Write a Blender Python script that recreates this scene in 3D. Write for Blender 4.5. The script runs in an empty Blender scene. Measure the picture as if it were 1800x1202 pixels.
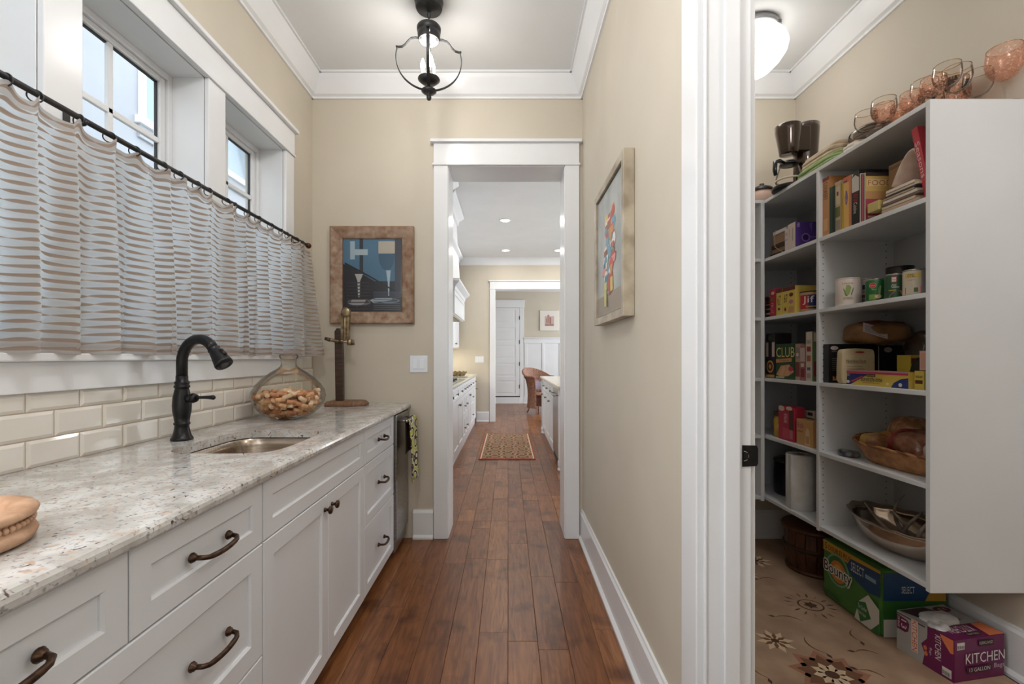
import bpy, bmesh, math, random
from mathutils import Vector, Matrix, noise
R = random.Random(7)
PI = math.pi
sc = bpy.context.scene
COL = sc.collection
# ------------------------------------------------------------------ camera, sky, light, exposure
H = 1.2225
cam = bpy.data.cameras.new('camera'); cam.lens = 16; cam.sensor_width = 36; cam.shift_x = .0039; cam.shift_y = .015
cam.clip_start = .02
camo = bpy.data.objects.new('camera', cam); COL.objects.link(camo)
camo.location = (0, 0, H); camo.rotation_euler = (PI/2, 0, 0); sc.camera = camo
sc.view_settings.view_transform = 'Standard'; sc.view_settings.look = 'None'
sc.view_settings.gamma = 1; sc.view_settings.use_curve_mapping = False
sc.view_settings.exposure = 0.78
w = bpy.data.worlds.new('overcast_sky'); sc.world = w; w.use_nodes = True
wb = w.node_tree.nodes['Background']; wb.inputs[0].default_value = (.86, .93, 1, 1); wb.inputs[1].default_value = 2.1

def area(name, loc, rot, sx, sy, e, col=(1, 1, 1), shape='RECTANGLE'):
    l = bpy.data.lights.new(name, 'AREA'); l.shape = shape; l.size = sx; l.size_y = sy; l.energy = e; l.color = col
    o = bpy.data.objects.new(name, l); o.location = loc; o.rotation_euler = rot; COL.objects.link(o); return o
def point(name, loc, e, r, col=(1, .9, .78)):
    l = bpy.data.lights.new(name, 'POINT'); l.energy = e; l.shadow_soft_size = r; l.color = col
    o = bpy.data.objects.new(name, l); o.location = loc; COL.objects.link(o); return o
# fill lights added out of view to brighten hall, pantry, kitchen and dining room
area('rear_fill_light', (-.4, -2.3, 1.7), (PI/2, 0, 0), 1.6, 2.2, 9, (.97, .98, 1))  # added fill behind the camera; the rear wall has no window
area('kitchen_fill_light', (3.3, 6.0, 1.7), (0, PI/2, 0), 2.0, 3.6, 14, (.97, .985, 1))  # added kitchen fill, as if from assumed windows out of view
area('dining_fill_light', (3.3, 10.4, 1.7), (0, PI/2, 0), 2.0, 2.4, 32, (.97, .985, 1))  # added dining room fill from an assumed, unseen source
point('pantry_entry_fill_light', (1.28, .45, 2.75), 12, .14, (1, .985, .97))  # added to brighten the pantry; no lamp is built here
area('hall_side_fill_light', (-1.29, .10, 1.75), (0, -PI/2, 0), 1.3, 1.1, 15, (.97, .985, 1))  # added to lift the right wall; the left wall is closed here
point('hall_overhead_fill_light', (-.41, .72, 2.78), 16, .12, (1, .985, .97))  # added overhead fill for walls and cabinets, without a fixture
PEND = (-.418, 2.406)

# ------------------------------------------------------------------ materials
def s2l(c):
    c /= 255.0
    return c/12.92 if c <= .04045 else ((c+.055)/1.055)**2.4
MC = {}
def newmat(name):
    m = bpy.data.materials.new(name); m.use_nodes = True
    return m, m.node_tree.nodes, m.node_tree.links, m.node_tree.nodes['Principled BSDF']
def C(r, g, b, rough=.5, metal=0.0, coat=0.0, name='paint', emit=0):
    k = (r, g, b, rough, metal, coat, emit)
    if k in MC: return MC[k]
    m, n, l, p = newmat(name)
    p.inputs['Base Color'].default_value = (s2l(r), s2l(g), s2l(b), 1)
    p.inputs['Roughness'].default_value = rough; p.inputs['Metallic'].default_value = metal
    p.inputs['Coat Weight'].default_value = coat
    if emit:
        p.inputs['Emission Color'].default_value = (s2l(r), s2l(g), s2l(b), 1); p.inputs['Emission Strength'].default_value = emit
    MC[k] = m; return m
def L3(c): return (s2l(c[0]), s2l(c[1]), s2l(c[2]), 1)
def mnoise(name, c1, c2, scale=8, rough=.5, metal=0, bump=0, bscale=None, stretch=(1, 1, 1), lo=.35, hi=.65, coat=0, detail=4, rr=None):
    m, n, l, p = newmat(name)
    tc = n.new('ShaderNodeTexCoord'); mp = n.new('ShaderNodeMapping'); mp.inputs['Scale'].default_value = stretch
    l.new(tc.outputs['Object'], mp.inputs['Vector'])
    nz = n.new('ShaderNodeTexNoise'); nz.inputs['Scale'].default_value = scale; nz.inputs['Detail'].default_value = detail
    l.new(mp.outputs[0], nz.inputs['Vector'])
    cr = n.new('ShaderNodeValToRGB'); cr.color_ramp.elements[0].position = lo; cr.color_ramp.elements[1].position = hi
    cr.color_ramp.elements[0].color = L3(c1); cr.color_ramp.elements[1].color = L3(c2)
    l.new(nz.outputs[0], cr.inputs[0]); l.new(cr.outputs[0], p.inputs['Base Color'])
    p.inputs['Roughness'].default_value = rough; p.inputs['Metallic'].default_value = metal; p.inputs['Coat Weight'].default_value = coat
    if bump:
        nb = n.new('ShaderNodeTexNoise'); nb.inputs['Scale'].default_value = bscale or scale*3; nb.inputs['Detail'].default_value = 3
        l.new(mp.outputs[0], nb.inputs['Vector'])
        bp = n.new('ShaderNodeBump'); bp.inputs['Strength'].default_value = bump; bp.inputs['Distance'].default_value = .004
        l.new(nb.outputs[0], bp.inputs['Height']); l.new(bp.outputs[0], p.inputs['Normal'])
    return m
WALL = mnoise('beige_wall_paint', (199, 190, 174), (203, 194, 178), 3, .6, bump=.05, bscale=220)
PWALL = mnoise('pantry_wall_paint', (196, 187, 173), (199, 190, 176), 3, .6, bump=.05, bscale=220)
WHITE = mnoise('white_trim_paint', (228, 229, 231), (231, 232, 234), 4, .22)
CEIL = mnoise('ceiling_paint', (226, 227, 228), (229, 230, 231), 4, .7)
CAB = mnoise('cabinet_paint', (226, 228, 232), (229, 231, 235), 3, .32)
MELA = mnoise('white_melamine', (222, 225, 229), (226, 229, 233), 3, .3)
BRONZE = mnoise('dark_bronze', (58, 44, 36), (92, 70, 54), 60, .38, metal=.85)
BLACK = mnoise('matte_black_metal', (22, 22, 24), (30, 30, 32), 40, .32, metal=.3)
IRON = mnoise('dark_iron', (52, 52, 54), (66, 65, 64), 30, .4, metal=.6)
STEEL = mnoise('brushed_steel', (150, 148, 145), (176, 174, 170), 20, .28, metal=1, stretch=(1, 1, 12))
def thin_glass(name, tint, refl=1.0, f=.12, rough=.02):
    m, n, l, p = newmat(name); n.remove(p); out = n['Material Output']
    t = n.new('ShaderNodeBsdfTransparent'); t.inputs[0].default_value = (*tint, 1)
    g = n.new('ShaderNodeBsdfGlossy'); g.inputs['Roughness'].default_value = rough
    lw = n.new('ShaderNodeLayerWeight'); lw.inputs['Blend'].default_value = f
    mu = n.new('ShaderNodeMath'); mu.operation = 'MULTIPLY'; mu.inputs[1].default_value = refl
    l.new(lw.outputs['Fresnel'], mu.inputs[0])
    mx = n.new('ShaderNodeMixShader'); l.new(mu.outputs[0], mx.inputs[0]); l.new(t.outputs[0], mx.inputs[1]); l.new(g.outputs[0], mx.inputs[2])
    l.new(mx.outputs[0], out.inputs[0]); return m
PANE = thin_glass('window_glass', (.93, .95, .95), .6)
JUG = thin_glass('jug_glass', (.955, .93, .88), .8, .16)
CLEAR = thin_glass('clear_glass', (.98, .96, .945), .8, .11)
def patterned_glass():
    m, n, l, p = newmat('amber_etched_glass'); out = n['Material Output']
    p.inputs['Base Color'].default_value = L3((236, 196, 174)); p.inputs['Roughness'].default_value = .12; p.inputs['Metallic'].default_value = .1
    t = n.new('ShaderNodeBsdfTransparent'); t.inputs[0].default_value = (.985, .88, .83, 1)
    tc = n.new('ShaderNodeTexCoord'); vo = n.new('ShaderNodeTexVoronoi'); vo.inputs['Scale'].default_value = 110
    l.new(tc.outputs['Object'], vo.inputs['Vector'])
    r = n.new('ShaderNodeMapRange'); r.inputs[1].default_value = .2; r.inputs[2].default_value = .5; r.inputs[3].default_value = .5; r.inputs[4].default_value = .10
    l.new(vo.outputs['Distance'], r.inputs[0])
    mx = n.new('ShaderNodeMixShader'); l.new(r.outputs[0], mx.inputs[0]); l.new(t.outputs[0], mx.inputs[1]); l.new(p.outputs[0], mx.inputs[2])
    l.new(mx.outputs[0], out.inputs[0]); return m
AMBER = patterned_glass()
def plank_mat():
    m, n, l, p = newmat('scraped_maple_plank')
    tc = n.new('ShaderNodeTexCoord'); oi = n.new('ShaderNodeObjectInfo')
    ad = n.new('ShaderNodeVectorMath'); ad.operation = 'ADD'
    cb = n.new('ShaderNodeCombineXYZ'); mm = n.new('ShaderNodeMath'); mm.operation = 'MULTIPLY'; mm.inputs[1].default_value = 37
    l.new(oi.outputs['Random'], mm.inputs[0]); l.new(mm.outputs[0], cb.inputs[2]); l.new(mm.outputs[0], cb.inputs[0])
    l.new(tc.outputs['Object'], ad.inputs[0]); l.new(cb.outputs[0], ad.inputs[1])
    mp = n.new('ShaderNodeMapping'); mp.inputs['Scale'].default_value = (9, .9, 1); l.new(ad.outputs[0], mp.inputs[0])
    n1 = n.new('ShaderNodeTexNoise'); n1.inputs['Scale'].default_value = 5; n1.inputs['Detail'].default_value = 8; n1.inputs['Distortion'].default_value = 1.2
    l.new(mp.outputs[0], n1.inputs[0])
    n2 = n.new('ShaderNodeTexNoise'); n2.inputs['Scale'].default_value = 5.5; n2.inputs['Detail'].default_value = 3; l.new(ad.outputs[0], n2.inputs[0])
    c1 = n.new('ShaderNodeValToRGB'); e = c1.color_ramp.elements; e[0].position = .3; e[1].position = .72
    e[0].color = L3((106, 64, 36)); e[1].color = L3((156, 106, 66))
    l.new(n1.outputs[0], c1.inputs[0])
    c2 = n.new('ShaderNodeValToRGB'); e = c2.color_ramp.elements; e[0].position = .30; e[1].position = .46
    e[0].color = (.45, .38, .34, 1); e[1].color = (1, 1, 1, 1); l.new(n2.outputs[0], c2.inputs[0])
    c3 = n.new('ShaderNodeValToRGB'); e = c3.color_ramp.elements; e[0].color = (.72, .60, .52, 1); e[1].color = (1.12, 1.08, 1.05, 1); l.new(oi.outputs['Random'], c3.inputs[0])
    m1 = n.new('ShaderNodeMixRGB'); m1.blend_type = 'MULTIPLY'; m1.inputs[0].default_value = 1; l.new(c1.outputs[0], m1.inputs[1]); l.new(c2.outputs[0], m1.inputs[2])
    m2 = n.new('ShaderNodeMixRGB'); m2.blend_type = 'MULTIPLY'; m2.inputs[0].default_value = 1; l.new(m1.outputs[0], m2.inputs[1]); l.new(c3.outputs[0], m2.inputs[2])
    l.new(m2.outputs[0], p.inputs['Base Color']); p.inputs['Roughness'].default_value = .33
    bp = n.new('ShaderNodeBump'); bp.inputs['Strength'].default_value = .05; bp.inputs['Distance'].default_value = .004
    l.new(n2.outputs[0], bp.inputs['Height']); l.new(bp.outputs[0], p.inputs['Normal'])
    return m
PLANK = plank_mat()
def granite():
    m, n, l, p = newmat('white_granite')
    tc = n.new('ShaderNodeTexCoord')
    def nz(s, d=4, dist=0):
        a = n.new('ShaderNodeTexNoise'); a.inputs['Scale'].default_value = s; a.inputs['Detail'].default_value = d; a.inputs['Distortion'].default_value = dist
        l.new(tc.outputs['Object'], a.inputs[0]); return a.outputs[0]
    def ramp(src, p0, p1, c0, c1):
        a = n.new('ShaderNodeValToRGB'); e = a.color_ramp.elements; e[0].position = p0; e[1].position = p1; e[0].color = c0; e[1].color = c1
        l.new(src, a.inputs[0]); return a.outputs[0]
    def mix(f, a, b):
        x = n.new('ShaderNodeMixRGB'); l.new(f, x.inputs[0])
        for i, q in ((1, a), (2, b)):
            if isinstance(q, tuple): x.inputs[i].default_value = q
            else: l.new(q, x.inputs[i])
        return x.outputs[0]
    k, wt = (0, 0, 0, 1), (1, 1, 1, 1)
    base = ramp(nz(14, 5), .38, .62, L3((180, 176, 170)), L3((212, 211, 209)))
    b2 = mix(ramp(nz(45, 4, .6), .57, .68, k, wt), base, L3((192, 170, 152)))
    b3 = mix(ramp(nz(95, 3, .5), .58, .67, k, wt), b2, L3((148, 144, 146)))
    v = n.new('ShaderNodeTexVoronoi'); v.inputs['Scale'].default_value = 75; v.inputs['Randomness'].default_value = 1; l.new(tc.outputs['Object'], v.inputs['Vector'])
    b4 = mix(ramp(nz(60, 3, .8), .645, .70, k, wt), b3, L3((88, 66, 60)))
    l.new(b4, p.inputs['Base Color']); p.inputs['Roughness'].default_value = .09; p.inputs['Specular IOR Level'].default_value = .6
    return m
GRANITE = granite()
TILE = mnoise('glazed_cream_tile', (222, 217, 208), (229, 225, 217), 6, .07)
GROUT = C(190, 170, 148, .8)
def curtain_mat():
    m, n, l, p = newmat('banded_sheer_fabric'); n.remove(p); out = n['Material Output']
    uv = n.new('ShaderNodeUVMap'); uv.uv_map = 'UVMap'
    sx = n.new('ShaderNodeSeparateXYZ'); l.new(uv.outputs[0], sx.inputs[0])
    def M(op, a, b=None, c=None):
        x = n.new('ShaderNodeMath'); x.operation = op
        for i, q in enumerate((a, b, c)):
            if q is None: continue
            if isinstance(q, (int, float)): x.inputs[i].default_value = q
            else: l.new(q, x.inputs[i])
        return x.outputs[0]
    nz = n.new('ShaderNodeTexNoise'); nz.inputs['Scale'].default_value = 9; nz.inputs['Detail'].default_value = 1; l.new(uv.outputs[0], nz.inputs[0])
    U, V = sx.outputs[0], sx.outputs[1]
    eye = M('SINE', M('ADD', M('MULTIPLY', U, PI/.062), M('MULTIPLY', nz.outputs[0], 5.0)))
    ph = M('ADD', M('DIVIDE', V, .0237), M('MULTIPLY', eye, .10))
    fr = M('FRACT', ph)
    tri = M('ABSOLUTE', M('SUBTRACT', fr, .5))
    wid = M('ADD', .07, M('MULTIPLY', M('ABSOLUTE', eye), .19))
    f = M('SMOOTH_MIN', 1.0, M('MAXIMUM', M('MULTIPLY', M('SUBTRACT', wid, tri), 14), 0), 0.05)
    hd = M('LESS_THAN', V, 1.2225+.045); tp = M('GREATER_THAN', V, 1.868)
    f2 = M('MINIMUM', M('ADD', f, M('MULTIPLY', M('ADD', hd, tp), .55)), 1.0)
    cm = n.new('ShaderNodeMixRGB'); cm.inputs[1].default_value = L3((240, 243, 245)); cm.inputs[2].default_value = L3((166, 148, 134)); l.new(f2, cm.inputs[0])
    d = n.new('ShaderNodeBsdfDiffuse'); t = n.new('ShaderNodeBsdfTranslucent'); l.new(cm.outputs[0], d.inputs[0]); l.new(cm.outputs[0], t.inputs[0])
    mx = n.new('ShaderNodeMixShader'); l.new(M('SUBTRACT', .86, M('MULTIPLY', f2, .48)), mx.inputs[0]); l.new(d.outputs[0], mx.inputs[1]); l.new(t.outputs[0], mx.inputs[2])
    l.new(mx.outputs[0], out.inputs[0]); return m
CURT = curtain_mat()

# ------------------------------------------------------------------ mesh builder
class MB:
    def __init__(s): s.v = []; s.f = []; s.m = []; s.s = []; s.mats = []; s.M = None
    def mi(s, mat):
        if mat not in s.mats: s.mats.append(mat)
        return s.mats.index(mat)
    def add(s, vs, fs, mat, smooth=False):
        o = len(s.v); i = s.mi(mat)
        for p in vs:
            p = Vector(p)
            if s.M: p = s.M @ p
            s.v.append(p)
        for f in fs: s.f.append([a+o for a in f]); s.m.append(i); s.s.append(smooth)
        return s
    def box(s, x0, x1, y0, y1, z0, z1, mat):
        x0, x1 = sorted((x0, x1)); y0, y1 = sorted((y0, y1)); z0, z1 = sorted((z0, z1))
        return s.add([(x0,y0,z0),(x1,y0,z0),(x1,y1,z0),(x0,y1,z0),(x0,y0,z1),(x1,y0,z1),(x1,y1,z1),(x0,y1,z1)],
              [(0,3,2,1),(4,5,6,7),(0,1,5,4),(1,2,6,5),(2,3,7,6),(3,0,4,7)], mat)
    def prism(s, pts, axis, a0, a1, mat, smooth=False):
        n = len(pts)
        def P(u, v, a): return {'x': (a, u, v), 'y': (u, a, v), 'z': (u, v, a)}[axis]
        vs = [P(u, v, a0) for u, v in pts]+[P(u, v, a1) for u, v in pts]
        area2 = sum(pts[i][0]*pts[(i+1) % n][1]-pts[(i+1) % n][0]*pts[i][1] for i in range(n))
        flip = (area2 < 0) ^ (axis == 'y') ^ (a1 < a0)
        fs = [(i, (i+1) % n, (i+1) % n+n, i+n) for i in range(n)]
        caps = [tuple(range(n))[::-1], tuple(range(n, 2*n))]
        if flip: fs = [f[::-1] for f in fs]; caps = [c[::-1] for c in caps]
        s.add(vs, fs, mat, smooth)
        o = len(s.v)-2*n; i = s.mi(mat)
        for c in caps: s.f.append([a+o for a in c]); s.m.append(i); s.s.append(False)
        return s
    def tube(s, pts, r, mat, seg=10, closed=False, caps=True, flat=None):
        pts = [Vector(p) for p in pts]; n = len(pts); rs = r if isinstance(r, (list, tuple)) else [r]*n
        vs = []; up = None
        for i, p in enumerate(pts):
            a = pts[(i-1) % n] if (closed or i > 0) else p; b = pts[(i+1) % n] if (closed or i < n-1) else p
            d = (b-a).normalized()
            if up is None:
                up = Vector((0, 0, 1)) if abs(d.z) < .9 else Vector((1, 0, 0))
            up = (up-d*up.dot(d))
            if up.length < 1e-5: up = d.orthogonal()
            up.normalize(); q = d.cross(up)
            for k in range(seg):
                t = 2*PI*k/seg; fl = flat or (1, 1)
                vs.append(p+(up*math.cos(t)*fl[0]+q*math.sin(t)*fl[1])*rs[i])
        fs = []
        for i in range(n if closed else n-1):
            j = (i+1) % n
            for k in range(seg):
                k2 = (k+1) % seg; fs.append((i*seg+k, i*seg+k2, j*seg+k2, j*seg+k))
        if caps and not closed: fs.append(tuple(range(seg))[::-1]); fs.append(tuple(range((n-1)*seg, n*seg)))
        return s.add(vs, fs, mat, True)
    def lathe(s, prof, cx, cy, mat, seg=28, cz=0, smooth=True, arc=None, M=None):
        vs = []; fs = []; n = len(prof)
        for k in range(seg):
            t = 2*PI*k/seg
            for r, z in prof: 
                p = Vector((math.cos(t)*r, math.sin(t)*r, z))
                if M: p = M @ p
                vs.append(p+Vector((cx, cy, cz)))
        for k in range(seg):
            k2 = (k+1) % seg
            for i in range(n-1):
                a, b, c, d = k*n+i, k2*n+i, k2*n+i+1, k*n+i+1
                if prof[i][0] < 1e-6 and prof[i+1][0] < 1e-6: continue
                if prof[i][0] < 1e-6: fs.append((a, c, d))
                elif prof[i+1][0] < 1e-6: fs.append((a, b, c))
                else: fs.append((a, b, c, d))
        return s.add(vs, fs, mat, smooth)
    def grid(s, fn, nu, nv, mat, smooth=True, cu=False):
        vs = [fn(i/nu, j/nv) for i in range(nu if cu else nu+1) for j in range(nv+1)]
        fs = []; w = nv+1
        for i in range(nu):
            i2 = (i+1) % nu if cu else i+1
            for j in range(nv): fs.append((i*w+j, i2*w+j, i2*w+j+1, i*w+j+1))
        return s.add(vs, fs, mat, smooth)
    def blob(s, c, r, mat, e=.6, amp=.0, ns=12, seed=0, nu=28, nv=16):
        def sg(x, p): return math.copysign(abs(x)**p, x)
        def fn(u, v):
            a = 2*PI*u; b = PI*(v-.5)
            x, y, z = sg(math.cos(b), e)*sg(math.cos(a), e), sg(math.cos(b), e)*sg(math.sin(a), e), sg(math.sin(b), e)
            p = Vector((x*r[0], y*r[1], z*r[2])); d = noise.noise(p*ns+Vector((seed, seed*1.7, 0)))*amp
            return Vector(c)+p+Vector((x, y, z)).normalized()*d
        return s.grid(fn, nu, nv, mat, True, True)
    def build(s, name, parent=None, bevel=0, kind=None, seg=2, label=None):
        me = bpy.data.meshes.new(name)
        me.from_pydata([tuple(p) for p in s.v], [], s.f)
        for m in s.mats: me.materials.append(m)
        me.polygons.foreach_set('material_index', s.m); me.polygons.foreach_set('use_smooth', s.s); me.update()
        o = bpy.data.objects.new(name, me); COL.objects.link(o)
        if parent: o.parent = parent
        if bevel:
            b = o.modifiers.new('bevel', 'BEVEL'); b.width = bevel; b.segments = seg; b.limit_method = 'ANGLE'; b.angle_limit = .7
        if kind: o['kind'] = kind
        if label: o['label'] = label
        return o
def thing(name, label, cat, loc=(0, 0, 0), rz=0, group=None, rot=None):
    o = bpy.data.objects.new(name, None); COL.objects.link(o); o.empty_display_size = .05
    o.location = loc; o.rotation_euler = rot if rot else (0, 0, rz); o['label'] = label; o['category'] = cat
    if group: o['group'] = group
    return o
def tag(o, label, cat, group=None):
    o['label'] = label; o['category'] = cat
    if group: o['group'] = group
    return o
def copy_tree(o, parent=None):
    c = o.copy(); COL.objects.link(c); c.parent = parent
    for ch in list(o.children): copy_tree(ch, c)
    return c
def struct(name, mb, parent=None, bevel=0): return mb.build(name, parent, bevel, None if parent else 'structure')
def sempty(name):
    o = bpy.data.objects.new(name, None); COL.objects.link(o); o['kind'] = 'structure'; o.empty_display_size = .05; return o
# ---- flat printing on faces
TXT = {}
def text_mesh(t):
    if t in TXT: return TXT[t]
    cu = bpy.data.curves.new('t', 'FONT'); cu.body = t; cu.size = 1; cu.resolution_u = 2
    o = bpy.data.objects.new('t', cu); me = bpy.data.meshes.new_from_object(o)
    vs = [(v.co.x, v.co.y) for v in me.vertices]; fs = [tuple(p.vertices) for p in me.polygons]
    bpy.data.objects.remove(o); bpy.data.meshes.remove(me); bpy.data.curves.remove(cu)
    x0 = min(v[0] for v in vs); x1 = max(v[0] for v in vs); y0 = min(v[1] for v in vs); y1 = max(v[1] for v in vs)
    TXT[t] = ([((x-x0)/(x1-x0), (y-y0)/(y1-y0)) for x, y in vs], fs, (x1-x0)/(y1-y0)); return TXT[t]
def flat(o, u, v):
    o, u, v = Vector(o), Vector(u), Vector(v); n = u.cross(v).normalized()
    return lambda a, b, off: o+u*a+v*b+n*off
def cyl(cx, cy, r, z0, h, a_mid, span):      # u goes left to right seen from outside
    def f(a, b, off):
        t = a_mid+(a-.5)*span; return Vector((cx+(r+off)*math.cos(t), cy+(r+off)*math.sin(t), z0+b*h))
    return f
def decal(mb, f, ds, step=.0006, rough=.45):
    """f maps face fractions (0..1, 0..1, offset) to space; ds is a list of flat printed shapes"""
    for i, d in enumerate(ds):
        off = .0005+step*i*.5; k = d[0]
        if k == 'r':
            _, u0, v0, u1, v1, c = d; n = 6; vs = []
            for a in range(n+1):
                u = u0+(u1-u0)*a/n; vs += [f(u, v0, off), f(u, v1, off)]
            mb.add(vs, [(2*a, 2*a+2, 2*a+3, 2*a+1) for a in range(n)], C(*c, rough))
        elif k == 'o':
            _, u, v, ru, rv, c = d; vs = [f(u+ru*math.cos(t*PI/10), v+rv*math.sin(t*PI/10), off) for t in range(20)]
            mb.add(vs, [tuple(range(20))], C(*c, rough))
        elif k == 'p':
            _, pts, c = d; mb.add([f(u, v, off) for u, v in pts], [tuple(range(len(pts)))], C(*c, rough))
        elif k == 't':   # u0,v0,u1,v1 box to fill
            _, u0, v0, u1, v1, t, c = d[:7]; vs, fs, asp = text_mesh(t)
            rot = len(d) > 7 and d[7]
            if rot == 1: P = [f(u0+(u1-u0)*y, v1-(v1-v0)*x, off) for x, y in vs]
            elif rot == 2: P = [f(u1-(u1-u0)*y, v0+(v1-v0)*x, off) for x, y in vs]
            elif rot == 3: P = [f(u1-(u1-u0)*x, v1-(v1-v0)*y, off) for x, y in vs]
            else: P = [f(u0+(u1-u0)*x, v0+(v1-v0)*y, off) for x, y in vs]
            mb.add(P, fs, C(*c, rough))
def carton(name, label, cat, X0, X1, Y0, Y1, z, h, col, side=(), front=(), top=(), group=None, rz=0, rough=.45, body='carton', bevel=.0012, tilt=None):
    """side = printing on the face towards the aisle (-X), front = face towards the doorway (-Y)"""
    cx, cy = (X0+X1)/2, (Y0+Y1)/2; a, b = (X1-X0)/2, (Y1-Y0)/2
    t = thing(name, label, cat, (cx, cy, z), rz, group)
    if tilt: t.rotation_euler = tilt
    MB().box(-a, a, -b, b, 0, h, C(*col, rough)).build(body, t, bevel)
    p = MB()
    if side: decal(p, flat((-a, b, 0), (0, -2*b, 0), (0, 0, h)), side)
    if front: decal(p, flat((-a, -b, 0), (2*a, 0, 0), (0, 0, h)), front)
    if top: decal(p, flat((-a, -b, h), (2*a, 0, 0), (0, 2*b, 0)), top)
    if p.v: p.build('printing', t)
    return t
def yof(px, X): return 800*X/(px-893)
# ================================================================== THE SETTING
XL, XR, YE = -1.327, .505, 3.085
CZ = 3.11
# ---- floor: sub floor plus individual planks
fl = MB().box(-1.45, 3.5, -2.4, 12.2, -.06, -.0135, C(38, 22, 16, .8)).build('floor', None, 0, 'structure')
PW = .1275
planks = []
def lay(k0, k1, y0, y1, jit=True):
    for k in range(k0, k1):
        y = y0-R.random()*.9
        while y < y1:
            L = R.uniform(.45, 1.35)
            if y+L < y0+.12: L = y0+.25-y
            if y1-(y+L) < .12: L = y1-y+.01
            a, b = max(y, y0), min(y+L, y1)
            planks.append((k*PW, a, b)); y += L
lay(-6, 4, 1.15, 3.4); lay(-5, 8, 3.4, 8.8); lay(-5, 8, 8.8, 12.15)
pm = None
for (x, a, b) in planks:
    g = .0005; e = .0013; h = R.uniform(-.0006, .0004); x0, x1, y0, y1 = x+g, x+PW-g, a+g, b-g
    if x0 > XR-.05 and b < 3.3: continue
    vs = [(x0, y0, -.013), (x1, y0, -.013), (x1, y1, -.013), (x0, y1, -.013), (x0, y0, -e), (x1, y0, -e), (x1, y1, -e), (x0, y1, -e),
          (x0+e, y0+e, h), (x1-e, y0+e, h), (x1-e, y1-e, h), (x0+e, y1-e, h)]
    fs = [(0,1,5,4),(1,2,6,5),(2,3,7,6),(3,0,4,7),(4,5,9,8),(5,6,10,9),(6,7,11,10),(7,4,8,11),(8,9,10,11)]
    o = MB().add(vs, fs, PLANK).build('plank', fl)
# ---- walls
def wall_with_hole(name, axis, a0, a1, u0, u1, holes, z1=CZ, mat=WALL, z0=0):
    """axis 'y': slab between y=a0..a1 running along x;  axis 'x': slab x=a0..a1 running along y"""
    mb = MB()
    def bx(p, q, zz0, zz1):
        if q-p < 1e-4 or zz1-zz0 < 1e-4: return
        if axis == 'y': mb.box(p, q, a0, a1, zz0, zz1, mat)
        else: mb.box(a0, a1, p, q, zz0, zz1, mat)
    u = u0
    for (h0, h1, b, t) in sorted(holes):
        bx(u, h0, z0, z1); bx(h0, h1, z0, b); bx(h0, h1, t, z1); u = h1
    bx(u, u1, z0, z1); return struct(name, mb)
WTOP = 2.445
wins = [(.70, 1.281), (1.40, 1.988), (2.108, 2.681)]
wl = wall_with_hole('wall_left', 'x', XL-.22, XL, -2.4, 3.33, [(a, b, 1.235, WTOP) for a, b in wins])
wall_with_hole('wall_back', 'y', YE, YE+.24, XL-.22, 1.948, [(-.425, .404, 0, 2.535)])
wall_with_hole('wall_right', 'x', XR, XR+.115, -2.4, YE, [(.30, 1.187, 0, 2.54)])
struct('ceiling', MB().box(XL-.2, 2.1, -2.4, YE+.24, CZ, CZ+.08, CEIL))
struct('wall_rear', MB().box(XL-.2, XR+.1, -2.48, -2.4, 0, CZ, WALL))
# pantry shell
struct('wall_pantry_right', MB().box(1.948, 2.06, -.3, YE+.24, 0, CZ, PWALL))
struct('wall_pantry_front', MB().box(XR+.115, 1.948, -.35, -.25, 0, CZ, PWALL))
# ---- crown mouldings and baseboards
def crown_prof(p=.0985, h=.14):
    return [(0, -h-.0), (.012, -h), (.014, -h+.012), (.03, -h+.022), (p-.022, -.034), (p-.012, -.012), (p, -.012), (p, 0), (0, 0)]
def crown(name, axis, wallpos, sgn, a0, a1, z=CZ, p=.0985, h=.14, parent=None):
    pts = [(wallpos+sgn*u, z+v) for u, v in crown_prof(p, h)]
    return struct(name, MB().prism(pts, axis, a0, a1, WHITE), parent)
crown('trim_1', 'y', XL, 1, -2.4, YE); crown('trim_2', 'y', XR, -1, -2.4, YE)
crown('trim_3', 'x', YE, -1, XL, XR)
crown('trim_4', 'x', YE, -1, XR+.115, 1.948); crown('trim_5', 'y', 1.948, -1, -.25, YE); crown('trim_6', 'y', XR+.115, 1, -.25, YE)
def base_prof(h=.193, t=.018):
    return [(0, 0), (t+.014, 0), (t+.014, .012), (t+.004, .022), (t, .026), (t, h-.02), (t-.007, h-.008), (t-.009, h), (0, h)]
def baseboard(name, axis, wallpos, sgn, a0, a1):
    return struct(name, MB().prism([(wallpos+sgn*u, v) for u, v in base_prof()], axis, a0, a1, WHITE))
baseboard('baseboard_right', 'y', XR, -1, 1.285, YE)
baseboard('baseboard_back', 'x', YE, -1, -.64, -.505)
baseboard('baseboard_pantry_right', 'y', 1.948, -1, -.25, YE); baseboard('baseboard_pantry_back', 'x', YE, -1, XR+.115, 1.948)
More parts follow.
